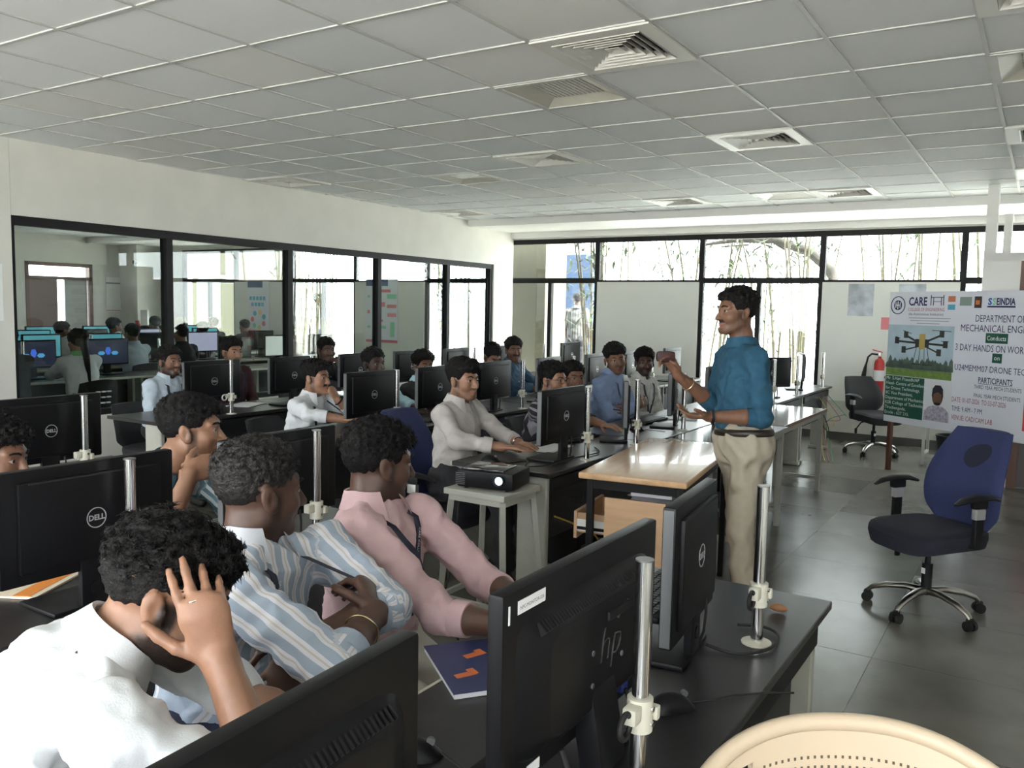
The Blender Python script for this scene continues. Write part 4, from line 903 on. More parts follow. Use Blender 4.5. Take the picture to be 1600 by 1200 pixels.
class Sdf:
    def __init__(s): s.ops = []
    def add(s, f, lo, hi, k=.02, sub=False): s.ops.append((f, np.asarray(lo, float), np.asarray(hi, float), k, sub)); return s
    def cone(s, a, b, ra, rb, k=.02, nrm=None, sc=1.):
        a, b = np.asarray(a, float), np.asarray(b, float); r = max(ra, rb)
        return s.add(lambda x, y, z: f_cone(x, y, z, a, b, ra, rb, nrm, sc), np.minimum(a, b)-r, np.maximum(a, b)+r, k)
    def val(s, P):
        x, y, z = P[:, 0], P[:, 1], P[:, 2]; d = np.full(len(P), .25)
        for f, lo, hi, k, sub in s.ops:
            g = f(x, y, z); d = smax(d, -g, k) if sub else smin(d, g, k)
        return d
    def mesh(s, h, wave=None, amp=0., wmask=None):
        los = np.min([o[1] for o in s.ops if not o[4]], axis=0)-3*h; his = np.max([o[2] for o in s.ops if not o[4]], axis=0)+3*h
        n = np.ceil((his-los)/h).astype(int)+1; D = np.full(n, .25, np.float32)
        ax = [los[i]+h*np.arange(n[i]) for i in range(3)]
        for f, lo, hi, k, sub in s.ops:
            m = k+2*h
            i0 = np.maximum(np.floor((lo-m-los)/h).astype(int), 0); i1 = np.minimum(np.ceil((hi+m-los)/h).astype(int)+1, n)
            if np.any(i1 <= i0): continue
            sl = tuple(slice(a, b) for a, b in zip(i0, i1))
            g = f(ax[0][sl[0]][:, None, None], ax[1][sl[1]][None, :, None], ax[2][sl[2]][None, None, :])
            D[sl] = smax(D[sl], -g, k) if sub else smin(D[sl], g, k)
        if wave is not None:
            ix = np.argwhere(np.abs(D) < 4*h+abs(amp)*2); P = los+ix*h; w = wave(P)*amp
            if wmask is not None: w = w*wmask(P)
            D[ix[:, 0], ix[:, 1], ix[:, 2]] += w
        return nets(D, los, h)
_E = [(0,1),(2,3),(4,5),(6,7),(0,2),(1,3),(4,6),(5,7),(0,4),(1,5),(2,6),(3,7)]
_C = np.array([(i, j, k) for i in (0, 1) for j in (0, 1) for k in (0, 1)])
def nets(D, lo, h):
    S = D < 0
    A = S[:-1, :-1, :-1].astype(np.int8)
    cnt = sum(S[i:S.shape[0]-1+i, j:S.shape[1]-1+j, k:S.shape[2]-1+k].astype(np.int8) for i, j, k in _C)
    M = (cnt > 0) & (cnt < 8); ix = np.argwhere(M); N = len(ix)
    vals = np.stack([D[ix[:, 0]+c[0], ix[:, 1]+c[1], ix[:, 2]+c[2]] for c in _C], 1).astype(np.float64)
    acc = np.zeros((N, 3)); wt = np.zeros(N)
    for a, b in _E:
        va, vb = vals[:, a], vals[:, b]; cr = (va < 0) != (vb < 0)
        t = np.where(cr, va/np.where(cr, va-vb, 1), 0)
        p = _C[a]+t[:, None]*(_C[b]-_C[a]); acc += np.where(cr[:, None], p, 0); wt += cr
    V = lo+h*(ix+acc/wt[:, None])
    idx = np.full(M.shape, -1, np.int64); idx[M] = np.arange(N)
    F = []
    for ax in range(3):
        sa = [slice(None)]*3; sb = [slice(None)]*3; sa[ax] = slice(0, -1); sb[ax] = slice(1, None)
        ch = S[tuple(sa)] != S[tuple(sb)]; e = np.argwhere(ch)
        o = [i for i in range(3) if i != ax]
        ok = (e[:, o[0]] > 0) & (e[:, o[1]] > 0) & (e[:, o[0]] < M.shape[o[0]]) & (e[:, o[1]] < M.shape[o[1]]); e = e[ok]
        ins = S[e[:, 0], e[:, 1], e[:, 2]]
        def cell(d0, d1):
            c = e.copy(); c[:, o[0]] += d0; c[:, o[1]] += d1; return idx[c[:, 0], c[:, 1], c[:, 2]]
        q = np.stack([cell(-1, -1), cell(0, -1), cell(0, 0), cell(-1, 0)], 1)
        flip = ins if ax != 1 else ~ins
        q[~flip] = q[~flip][:, ::-1]; F.append(q)
    F = np.concatenate(F); F = F[(F >= 0).all(1)]
    return V, F
def np_mesh(name, V, F, mats, attrs=None, mi=None):
    me = bpy.data.meshes.new(name); me.vertices.add(len(V)); me.vertices.foreach_set('co', V.astype(np.float32).ravel())
    me.loops.add(len(F)*4); me.loops.foreach_set('vertex_index', F.astype(np.int32).ravel())
    me.polygons.add(len(F)); me.polygons.foreach_set('loop_start', np.arange(0, 4*len(F), 4, dtype=np.int32))
    for mm in (mats if isinstance(mats, (list, tuple)) else [mats]): me.materials.append(mm)
    if mi is not None: me.polygons.foreach_set('material_index', mi.astype(np.int32))
    me.polygons.foreach_set('use_smooth', np.ones(len(F), bool))
    for k, v in (attrs or {}).items():
        if v.ndim == 1: a = me.attributes.new(k, 'FLOAT', 'POINT'); a.data.foreach_set('value', v.astype(np.float32))
        else: a = me.attributes.new(k, 'FLOAT_COLOR', 'POINT'); a.data.foreach_set('color', v.astype(np.float32).ravel())
    me.update(calc_edges=True); me.validate(); return me
# ---- materials for people
def skin_mat(name, col):
    if name in MATS: return MATS[name]
    M = mat(name, col, .48, var=.12, vscale=40, bump=.04, bscale=300); nt = M.node_tree; b = nt.nodes['Principled BSDF']
    src = b.inputs['Base Color'].links[0].from_socket
    at = nt.nodes.new('ShaderNodeAttribute'); at.attribute_name = 'tone'; sp = nt.nodes.new('ShaderNodeSeparateColor'); nt.links.new(at.outputs['Color'], sp.inputs[0])
    m1 = nt.nodes.new('ShaderNodeMix'); m1.data_type = 'RGBA'; m1.inputs[7].default_value = (.016, .012, .011, 1)
    n = nt.nodes.new('ShaderNodeTexNoise'); n.inputs['Scale'].default_value = 260; mu = nt.nodes.new('ShaderNodeMath'); mu.operation = 'MULTIPLY_ADD'; mu.inputs[1].default_value = .35; mu.inputs[2].default_value = -.12
    tc = nt.nodes.new('ShaderNodeTexCoord'); nt.links.new(tc.outputs['Object'], n.inputs['Vector']); nt.links.new(n.outputs['Fac'], mu.inputs[0])
    ad = nt.nodes.new('ShaderNodeMath'); ad.operation = 'MULTIPLY'; ad2 = nt.nodes.new('ShaderNodeMath'); ad2.operation = 'ADD'; ad2.use_clamp = True
    nt.links.new(sp.outputs[0], ad2.inputs[0]); nt.links.new(mu.outputs[0], ad.inputs[0]); nt.links.new(sp.outputs[0], ad.inputs[1]); nt.links.new(ad.outputs[0], ad2.inputs[1])
    nt.links.new(ad2.outputs[0], m1.inputs[0]); nt.links.new(src, m1.inputs[6])
    m2 = nt.nodes.new('ShaderNodeMix'); m2.data_type = 'RGBA'; m2.inputs[7].default_value = (col[0]*.75+.05, col[1]*.45+.02, col[2]*.45+.02, 1)
    nt.links.new(sp.outputs[1], m2.inputs[0]); nt.links.new(m1.outputs[2], m2.inputs[6]); nt.links.new(m2.outputs[2], b.inputs['Base Color'])
    b.inputs['Subsurface Weight'].default_value = .0
    return M
def cloth(name, col, rough=.85, **k): return mat(name, col, rough, var=k.pop('var', .06), vscale=k.pop('vscale', 30), bump=k.pop('bump', .12), bscale=k.pop('bscale', 350), **k)
def striped(name, period, bands, rough=.85):
    """bands: list of (position 0..1, colour), constant steps across the 'stripe' attribute"""
    if name in MATS: return MATS[name]
    M = mat(name, bands[0][1], rough, bump=.12, bscale=350); nt = M.node_tree; b = nt.nodes['Principled BSDF']
    at = nt.nodes.new('ShaderNodeAttribute'); at.attribute_name = 'stripe'
    m = nt.nodes.new('ShaderNodeMath'); m.operation = 'DIVIDE'; m.inputs[1].default_value = period; nt.links.new(at.outputs['Fac'], m.inputs[0])
    f = nt.nodes.new('ShaderNodeMath'); f.operation = 'FRACT'; nt.links.new(m.outputs[0], f.inputs[0])
    r = nt.nodes.new('ShaderNodeValToRGB'); r.color_ramp.interpolation = 'CONSTANT'
    while len(r.color_ramp.elements) < len(bands): r.color_ramp.elements.new(.5)
    for e, (p, c) in zip(r.color_ramp.elements, bands): e.position = p; e.color = (*c, 1)
    nt.links.new(f.outputs[0], r.inputs[0]); nt.links.new(r.outputs[0], b.inputs['Base Color']); return M
m_hair = mat('hair_black', (.007, .006, .006), .6, var=.4, vscale=60, bump=.5, bscale=220, spec=.2)
m_hair2 = mat('hair_dark_brown', (.014, .011, .010), .45, var=.4, vscale=60, bump=.5, bscale=220, spec=.4)
m_sclera = mat('eye_white', (.34, .30, .27), .3); m_iris = mat('eye_iris', (.012, .008, .006), .15)
m_lany = mat('lanyard_navy', (.012, .014, .035), .6); m_shoe = mat('shoe_black', (.015, .013, .012), .4)
m_gold = mat('bangle_gold', (.75, .62, .38), .25, 1.)
SK = [skin_mat('skin_light_brown', (.30, .155, .095)), skin_mat('skin_brown', (.20, .098, .060)), skin_mat('skin_deep_brown', (.085, .042, .028)), skin_mat('skin_dark', (.055, .028, .021))]
# ---- head (local frame: x right, y forward, z up, metres)
def head_fn(fat=1., beard=0.):
    def f(x, y, z):
        x = np.abs(x)
        d = f_ell(x, y, z, (0, -.018, .035), (.074*fat, .094, .082))
        d = smin(d, f_ell(x, y, z, (0, .022, -.03), (.060*fat, .066, .082)), .03)
        jr = .021*fat
        d = smin(d, f_cone(x, y, z, V3(.048*fat, -.005, -.06), V3(.018, .06, -.098), jr, .018), .025)
        d = smin(d, f_ell(x, y, z, (0, .066, -.098), (.022, .02, .018)), .02)
        d = smin(d, f_ell(x, y, z, (.036*fat, .052, -.03), (.028, .028, .026)), .02)
        d = smin(d, f_cone(x, y, z, V3(0, .082, .024), V3(.044, .066, .02), .012, .009), .016)
        d = smax(d, -f_ell(x, y, z, (.0315, .101, .001), (.021, .02, .0125)), .012)
        d = smin(d, f_cone(x, y, z, V3(.020, .0825, .0085), V3(.043, .0765, .0065), .0048, .0042), .005)
        d = smin(d, f_cone(x, y, z, V3(.021, .0795, -.0085), V3(.042, .0745, -.0075), .0042, .004), .006)
        d = smin(d, f_cone(x, y, z, V3(0, .082, .006), V3(0, .106, -.036), .0085, .0125), .010)
        d = smin(d, f_ell(x, y, z, (.0125, .094, -.038), (.0095, .012, .008)), .006)
        d = smin(d, f_cone(x, y, z, V3(0, .089, -.062), V3(.022, .078, -.066), .0075, .004), .006)
        d = smin(d, f_cone(x, y, z, V3(0, .086, -.0735), V3(.019, .077, -.070), .0085, .004), .006)
        e = f_ell(x, y*.95+z*.25, z, (.079*fat, -.012, -.012), (.0085, .02, .033))
        e = smax(e, -f_ell(x, y, z, (.09*fat, -.006, -.006), (.009, .011, .018)), .006)
        return smin(d, e, .008)
    return f
def rot_basis(fwd, up=(0, 0, 1), roll=0.):
    f = unit(fwd); r = unit(np.cross(f, up)); u = np.cross(r, f)
    if roll: r, u = r*math.cos(roll)+u*math.sin(roll), u*math.cos(roll)-r*math.sin(roll)
    return np.stack([r, f, u], 1)             # columns: right, forward, up
def hand_fn(dirv, back, right, curl=.5, spread=.1, thumb=.5, curls=None):
    """local hand: t towards the thumb, y along the fingers, z out of the back of the hand"""
    y = unit(dirv); z = unit(np.asarray(back)-y*np.dot(back, y)); t = np.cross(y, z)*(-1 if right else 1)
    R = np.stack([t, y, z], 1); segs = []
    for i, (tx, L, r) in enumerate(((.030, (.043, .026, .021), .0088), (.0105, (.047, .029, .022), .009), (-.0095, (.043, .027, .021), .0086), (-.0275, (.034, .021, .018), .0076))):
        cu = curls[i] if curls else curl
        p = V3(tx, .088-.004*abs(i-1), 0); a = 0; sp = (1.2-i)*spread
        for j, l in enumerate(L):
            a += cu*(1.15, 1.45, .9)[j]
            d = V3(math.sin(sp)*math.cos(a), math.cos(a)*math.cos(sp), -math.sin(a)); q = p+d*l
            segs.append((p, q, r*(1-.1*j), r*(1-.1*(j+1)))); p = q
    p = V3(.022, .022, -.006); dd = [V3(.75, .62, -.2-.3*thumb), V3(.45-.5*thumb, .8, -.3-.3*thumb), V3(.2-.7*thumb, .85, -.3-.3*thumb)]
    for j, l in enumerate((.044, .034, .027)):
        q = p+unit(dd[j])*l; segs.append((p, q, (.0135, .011, .0098)[j], (.011, .0098, .0085)[j])); p = q
    def f(x, y_, z_):
        d = f_cone(x, y_, z_, V3(0, 0, 0), V3(.002, .085, 0), .027, .041, V3(0, 0, 1), .42)
        d = smin(d, f_cone(x, y_, z_, V3(.012, .015, -.006), V3(.026, .05, -.008), .014, .013), .012)
        for a, b, ra, rb in segs: d = smin(d, f_cone(x, y_, z_, a, b, ra, rb), .0045)
        return d
    return f, R
def local_op(S, f, c, R, rad, k, sc=1., sub=False):
    c = np.asarray(c, float)
    def g(x, y, z):
        px, py, pz = x-c[0], y-c[1], z-c[2]
        return f((px*R[0, 0]+py*R[1, 0]+pz*R[2, 0])/sc, (px*R[0, 1]+py*R[1, 1]+pz*R[2, 1])/sc, (px*R[0, 2]+py*R[1, 2]+pz*R[2, 2])/sc)*sc
    S.add(g, c-rad, c+rad, k, sub)
def hair_fn(style):
    top, side, front, back, low = style.get('top', .022), style.get('side', .006), style.get('front', .0), style.get('back', .006), style.get('low', 0.)
    wav = Wave(style.get('seed', 1), style.get('curl', .022), 18); amp = style.get('amp', .006)
    ys = [-.13, -.09, -.055, -.02, .012, .03, .042, .055, .075, .13]; zs = [-.07-low, -.062-low, -.035, .004, .012, -.012, .02, .05, .058-front*.5, .058-front]
    def f(x, y, z):
        s = np.clip((z-.01)/.075, 0, 1); s = s*s*(3-2*s); t = side+(top-side)*s
        fr = np.clip((y-.03)/.06, 0, 1)*np.clip((z-.03)/.04, 0, 1); t = t+style.get('quiff', 0)*fr
        d = f_ell(x, y, z, (0, -.018, .035), (.0745, .0945, .0825))-t-style.get('add', 0)
        X_, Y_, Z_ = np.broadcast_arrays(x, y, z); P = np.stack([X_.ravel(), Y_.ravel(), Z_.ravel()], 1)
        near = np.abs(d.ravel()) < .03; w = np.zeros(len(P)); w[near] = wav(P[near])
        d = d+(w.reshape(d.shape))*amp*(.35+.65*s)
        zl = np.interp(np.broadcast_to(y, d.shape), ys, zs)+w.reshape(d.shape)*.003
        return np.maximum(d, (zl-z)*.75)
    return f
def lerp(a, b, t): return np.asarray(a, float)*(1-t)+np.asarray(b, float)*t
def person(label, J, st, group=None, near=0, cat='person'):
    """J: joints in world space.  st: style.  near 2 close-up, 1 middle, 0 far"""
    h_s = (.009, .0065, .0048)[near]; h_c = (.014, .0105, .0075)[near]; h_h = (.010, .0075, .0055)[near]
    g = {k: np.asarray(v, float) for k, v in J.items() if k not in ('look', 'hand_r', 'hand_l', 'roll')}
    root_loc = V3(g['pel'][0], g['pel'][1], 0.)
    t = thing('person', label, cat, tuple(root_loc), 0, group)
    skin = st['skin']; HB = rot_basis(J['look'], roll=J.get('roll', 0.)); hs = st.get('hs', 1.); hc = g['head']
    lat = unit(g['rs']-g['ls']); spine = unit(g['neck']-g['pel']); dep = unit(np.cross(spine, lat)); lat2 = np.cross(dep, spine)
    if np.dot(dep, (g['rk']+g['lk'])/2-g['pel']) < 0: dep = -dep
    # -------- skin
    S = Sdf(); nk0 = hc+HB @ V3(0, -.028, -.055)*hs
    local_op(S, head_fn(st.get('fat', 1.)), hc, HB, .145*hs, .02, hs)
    S.cone(nk0, lerp(nk0, g['neck'], .6), .049*hs, .052, .03); S.cone(lerp(nk0, g['neck'], .5), g['neck']-spine*.03, .052, .062, .03)
    b = st.get('bulk', 1.)
    S.cone(g['neck']-spine*.08, g['pel']+spine*.05, .085*b, .09*b, .03, dep, .7)
    for s_ in 'rl':
        S.cone(g['neck']-spine*.05, g[s_+'s'], .04, .04, .03)
        S.cone(g[s_+'s'], g[s_+'e'], .041*b, .034*b, .02); fa = .030 if st.get('sleeve', .55) > .3 else .037; S.cone(g[s_+'e'], lerp(g[s_+'e'], g[s_+'w'], .35), (fa-.001)*b, fa*b, .015); S.cone(lerp(g[s_+'e'], g[s_+'w'], .35), g[s_+'w'], fa*b, .0265, .015)
        hd = J['hand_'+s_]; fn, R = hand_fn(hd['dir'], hd['back'], s_ == 'r', hd.get('curl', .45), hd.get('spread', .08), hd.get('thumb', .4), hd.get('curls'))
        local_op(S, fn, g[s_+'w']-unit(hd['dir'])*.012, R, .2, .012)
    V, F = S.mesh(h_s)
    L = (V-hc) @ HB/hs; tone = np.zeros((len(V), 4)); tone[:, 3] = 1
    inh = (np.linalg.norm(L, axis=1) < .16); inh &= np.abs(head_fn(st.get('fat', 1.))(L[:, 0], L[:, 1], L[:, 2])) < .012; inh |= (np.linalg.norm(L-np.array([0, 0, -.09]), axis=1) < .07)
    x, y, z = np.abs(L[:, 0]), L[:, 1], L[:, 2]
    sm = lambda v, a, c: np.clip((v-a)/(c-a), 0, 1)
    bd = st.get('beard', 0.); mo = st.get('mous', 0.)
    jaw = sm(-z, .045, .06)*sm(y, -.035, -.015)*(1-sm(-z, .14, .17))*(1-((x < .022) & (z > -.088) & (z < -.055) & (y > .07)))
    sideb = sm(-z, -.01, .0)*sm(.02-np.abs(y-.012), 0, .008)*(x > .045)
    cheek = sm(-z, .03, .06)*sm(y, -.03, -.01)*(1-sm(y, .055, .07))*(x > .04)
    mous = ((z > -.062) & (z < -.046) & (y > .078) & (x < .027)).astype(float)
    tone[:, 0] = np.where(inh, np.clip(np.maximum.reduce([jaw*bd, sideb*max(bd, .5), cheek*bd*.6, mous*mo]), 0, 1), 0)
    tone[:, 0] = np.maximum(tone[:, 0], np.where(inh & (z > .012) & (y < .0) & (x < .072), .55, 0))
    tone[:, 1] = np.where(inh & (z < -.060) & (z > -.082) & (y > .079) & (x < .021), .6, 0)
    body = obj('body', np_mesh('body', V-root_loc, F, skin, {'tone': tone}), t)
    W2 = lambda p: tuple(np.asarray(p)-root_loc)
    for s_ in (-1, 1):
        q = MB(); c = hc+HB @ V3(s_*.0315, .0725, .000)*hs; M3 = Matrix(HB.tolist())
        q.lathe([(0, -.012), (.0085, -.0085), (.012, 0), (.0085, .0085), (.0064, .0101)], W2(c), 12, M3 @ Matrix.Rotation(-PI/2, 3, 'X')); q.cur = 1
        q.lathe([(.0066, .0100), (.004, .0115), (0, .0121)], W2(c), 12, M3 @ Matrix.Rotation(-PI/2, 3, 'X')); q.build('eye', [m_sclera, m_iris], body, True)
        q = MB(); q.tube([W2(hc+HB @ V3(s_*a, c_, e)*hs) for a, c_, e in ((.014, .0935, .019), (.026, .0915, .025), (.038, .083, .025), (.049, .070, .019))], [.0028, .004, .0036, .0018], 6); q.build('eyebrow', m_hair, body, True)
    # -------- hair
    if st.get('hair') is not None:
        Hs = Sdf(); local_op(Hs, hair_fn(st['hair']), hc, HB, .175*hs, .004, hs); Vh, Fh = Hs.mesh(h_h)
        ho = obj('hair', np_mesh('hair', Vh-root_loc, Fh, st['hair'].get('mat', m_hair)), t)
        ns = st['hair'].get('strands', 0)
        if ns:
            rg = np.random.RandomState(5); Lh = (Vh-hc) @ HB/hs; ok = np.argwhere(Lh[:, 2] > .035)[:, 0]; pick = rg.choice(ok, ns)
            wv = Wave(9, .05, 10); q = MB()
            for i in pick:
                p = Vh[i]; nrm = unit(p-(hc+HB @ V3(0, -.018, .025))); tg = unit(np.cross(nrm, rg.normal(size=3))); l = rg.uniform(.008, .02)*st['hair'].get('slen', 1.)
                bend = unit(np.cross(nrm, tg)); pts = []
                for k_ in range(4):
                    u = k_/3; pts.append(W2(p-nrm*.004+nrm*l*(.35*u)+tg*l*(.9*u*u)+bend*l*.35*math.sin(u*4)))
                q.tube(pts, [.0011, .001, .0008, .0003], 3, cap=False)
            stuff(q.build('hair_strands', st['hair'].get('mat', m_hair), ho, True))
    # -------- shirt
    C = Sdf(); pel, nk = g['pel'], g['neck']
    pts = [(st.get('u0', 0.), .160*b, .115*b), (.3, .152*b, .112*b), (.62, .165*b, .118*b), (.84, .158*b, .098*b), (.97, .095, .075)]
    bow = st.get('bow', 0.)
    sp = lambda u: lerp(pel, nk, u)-dep*(bow*4*u*(1-u))
    def seg(a, c_):
        (u0, w0, d0), (u1, w1, d1) = a, c_; A, B_ = sp(u0), sp(u1); ax = B_-A; Ln = float(ax @ ax)
        def f(x, y, z):
            px, py, pz = x-A[0], y-A[1], z-A[2]; tt = np.clip((px*ax[0]+py*ax[1]+pz*ax[2])/Ln, 0, 1)
            qx, qy, qz = px-tt*ax[0], py-tt*ax[1], pz-tt*ax[2]
            w = w0+(w1-w0)*tt; d = d0+(d1-d0)*tt
            lu = (qx*lat2[0]+qy*lat2[1]+qz*lat2[2])/w; lv = (qx*dep[0]+qy*dep[1]+qz*dep[2])/d; ls_ = (qx*spine[0]+qy*spine[1]+qz*spine[2])/d
            return (np.sqrt(lu*lu+lv*lv+ls_*ls_)-1)*np.minimum(w, d)
        C.add(f, np.minimum(A, B_)-.18*b, np.maximum(A, B_)+.18*b, .03)
    for a, c_ in zip(pts[:-1], pts[1:]): seg(a, c_)
    sl = st.get('sleeve', .55); bones = [('t', pel, nk)]
    for s_ in 'rl':
        sh, el, wr = g[s_+'s'], g[s_+'e'], g[s_+'w']
        C.cone(nk-spine*.035, sh, .052, .054*b, .04); C.cone(sh, el, .057*b, .050*b, .035); bones.append(('a', sh, el))
        if sl > 0: C.cone(el, lerp(el, wr, sl), .049*b, .045*b, .02); bones.append(('a', el, wr))
    nk_cut = lerp(nk0, nk, .45)
    C.add(lambda x, y, z: f_cone(x, y, z, nk_cut, nk+unit(nk_cut-nk)*.30, .066, .09), nk-.3, nk+.3, .01, True)
    wv = Wave(st.get('seed', 3), .10, 16); wv2 = Wave(st.get('seed', 3)+50, .035, 12); wv3 = Wave(st.get('seed', 3)+90, .11, 7)
    V, F = C.mesh(h_c, lambda P: wv(P)*.6-(1-1.6*np.abs(wv3(P)))*.7*(near > 0)+np.maximum(0, wv2(P))*.3*(near > 0), st.get('wrinkle', .0045))
    best = np.full(len(V), 9.); stripe = np.zeros(len(V))
    for kd, A, B_ in bones:
        ax = B_-A; Ln = ax @ ax; tt = np.clip((V-A) @ ax/Ln, 0, 1); q = V-A-tt[:, None]*ax; dist = np.linalg.norm(q, axis=1)-(.13 if kd == 't' else .05)
        if kd == 't': sv = q @ lat2
        else:
            e1 = unit(np.cross(ax, dep+V3(.01, .02, .03))); e2 = np.cross(unit(ax), e1); sv = np.arctan2(q @ e2, q @ e1)*.055
        m_ = dist < best; best[m_] = dist[m_]; stripe[m_] = sv[m_]
    shirt = obj('shirt', np_mesh('shirt', V-root_loc, F, st['shirt'], {'stripe': stripe}), t)
    # sleeve cuffs
    if near > 0 and sl > 0:
        for s_ in 'rl':
            el, wr = g[s_+'e'], g[s_+'w']; c0 = lerp(el, wr, sl+.02); c1 = lerp(el, wr, sl+.22); q = MB(); q.tube([W2(c0), W2(lerp(c0, c1, .5)), W2(c1)], [.048*b, .047*b, .045*b], 20); q.build('cuff', st['shirt'] if 'plain' not in st else st['plain'], shirt, True)
    # collar
    if st.get('collar', True):
        axn = unit(nk0-nk); fw = unit(dep-axn*np.dot(dep, axn)); rt = np.cross(fw, axn); base = nk+axn*.040; P1 = []
        for i in range(37):
            a = math.radians(-152+304*i/36)+PI; ca, sa = math.cos(a), math.sin(a); fr = max(0, -math.cos(a-PI)*-1)  # front amount
            fr = max(0, ca); dr = .010+.055*max(0, (fr-.4)/.5)**1.3
            dirn = fw*ca+rt*sa
            P1.append([W2(base+dirn*.064*(1+.05*fr)-axn*.03), W2(base+dirn*.0665+axn*.020*(1-.8*fr)), W2(base+dirn*.073+axn*.022*(1-.85*fr)), W2(base+dirn*.086-axn*(dr*.4+.004)), W2(base+dirn*(.095+.035*max(0, fr-.5))-axn*(dr+.015))])
        q = MB(); q.grid(P1); q.grid([[tuple(np.array(p)-np.array(W2(base))*.0+np.array([0, 0, -.0025])) for p in r_] for r_ in P1]); q.build('collar', st.get('collar_mat', st.get('plain', st['shirt'])), shirt, True)
    def surf(p, d_, off=.004):
        p = np.array(p, float); d_ = unit(d_)
        for _ in range(40):
            v = C.val(p[None])[0]
            if v < off: break
            p = p+d_*max(v-off*.5, .002)
        return p
    if st.get('lanyard'):
        ends = None
        for s_ in (-1, 1):
            pl = []
            for u, w_ in ((.0, .072), (.12, .075), (.25, .068), (.45, .05), (.7, .026), (1., .006)):
                q0 = nk+lat2*s_*w_-spine*(.03+.27*u)+dep*.3; pl.append(surf(q0, -dep, .013))
            pl = [nk+lat2*s_*.055-dep*.05+spine*.015, nk+lat2*s_*.074-dep*.005+spine*.012]+pl
            L_, R_ = [], []
            q = MB(); rows_ = []
            for i, p in enumerate(pl):
                tg = unit(pl[min(i+1, len(pl)-1)]-pl[max(i-1, 0)]); sd = unit(np.cross(tg, dep if i > 1 else spine)); o_ = (dep if i > 1 else spine)*.0025
                rows_.append([W2(p-sd*.011), W2(p-sd*.011+o_), W2(p+sd*.011+o_), W2(p+sd*.011), W2(p-sd*.011)])
            q.grid(rows_); q.build('lanyard_strap', m_lany, t, True)
            if st.get('lan_text') and s_ == st.get('lan_side', 1):
                pa, pb_ = pl[3], pl[6]; xd = unit(pb_-pa) if st.get('lan_dir', 1) > 0 else unit(pa-pb_); zd = unit(dep-xd*np.dot(dep, xd)); yd = np.cross(zd, xd)
                org = (pa if st.get('lan_dir', 1) > 0 else pb_)+zd*.007-yd*.005
                M4 = Matrix(((xd[0], yd[0], zd[0], org[0]-root_loc[0]), (xd[1], yd[1], zd[1], org[1]-root_loc[1]), (xd[2], yd[2], zd[2], org[2]-root_loc[2]), (0, 0, 0, 1)))
                lettering(t, st['lan_text'], .0125, M4, m_tw)
        if st.get('badge'):
            p = surf(nk-spine*.36+dep*.3, -dep, .008); q = MB(); M3 = Matrix(np.stack([lat2, dep, spine], 1).tolist()); q.box(W2(p), (.055, .003, .085), M3); q.build('id_card', m_paperw, t)
    if near > 0 and st.get('buttons', True):
        for u in (.12, .26, .42, .6):
            p = surf(nk-spine*(.04+.42*u)+dep*.3, -dep, .002); q = MB(); q.lathe([(0, 0), (.005, 0), (.005, .0025), (0, .0025)], W2(p), 8, Matrix(np.stack([lat2, spine, dep], 1).tolist())); q.build('button', st.get('button_mat', m_paperw), shirt)
    # -------- trousers and shoes
    T = Sdf(); tr = st.get('trs', 1.)
    T.cone(pel-lat2*.07, pel+lat2*.07, .118*b, .118*b, .03); T.cone(pel+spine*.05-lat2*.055, pel+spine*.05+lat2*.055, st.get('waist', .105)*b, st.get('waist', .105)*b, .03)
    for s_, sg in (('r', 1), ('l', -1)):
        hp = pel+lat2*sg*.085-V3(0, 0, .02); T.cone(hp, g[s_+'k'], .088*b*tr, .066*tr, .03); T.cone(g[s_+'k'], g[s_+'a']+V3(0, 0, .02), .064*tr, .056*tr, .03)
    wt = Wave(st.get('seed', 3)+7, .09, 14); V, F = T.mesh(.013 if near else .016, wt, .005); obj('trousers', np_mesh('trousers', V-root_loc, F, st['trousers']), t)
    for s_ in 'rl':
        an = g[s_+'a']; kd = g[s_+'k']-g['pel']; fd = unit(V3(*(J.get('toe', kd)[:2]), 0)); Z = Sdf()
        Z.cone(V3(an[0], an[1], .045)-fd*.03, V3(an[0], an[1], .035)+fd*.14, .042, .034, .02); Z.cone(V3(an[0], an[1], .05), V3(an[0], an[1], .1), .04, .042, .02)
        Z.add(lambda x, y, z: z+0*x+0*y-.002, V3(an[0]-.3, an[1]-.3, -.1), V3(an[0]+.3, an[1]+.3, .002), .003, True)
        V, F = Z.mesh(.014); obj('shoe', np_mesh('shoe', V-root_loc, F, m_shoe), t)
    t['_hb'] = 0; del t['_hb']
    return t, dict(HB=HB, hc=hc, hs=hs, root=root_loc, surf=surf, dep=dep, lat=lat2, spine=spine, W2=W2, g=g)
def ring_part(t, info, p, axis, r, tube, mm, name, flat=1., n=28):
    a = unit(axis); u = unit(np.cross(a, V3(.3, .2, .9))); w = np.cross(a, u); q = MB()
    q.tube([info['W2'](np.asarray(p)+u*r*math.cos(2*PI*i/n)+w*r*math.sin(2*PI*i/n)) for i in range(n)], tube, 8, closed=True, flat=flat); q.build(name, mm, t, True)
LECT = V3(-1.35, 4.28, 1.55)
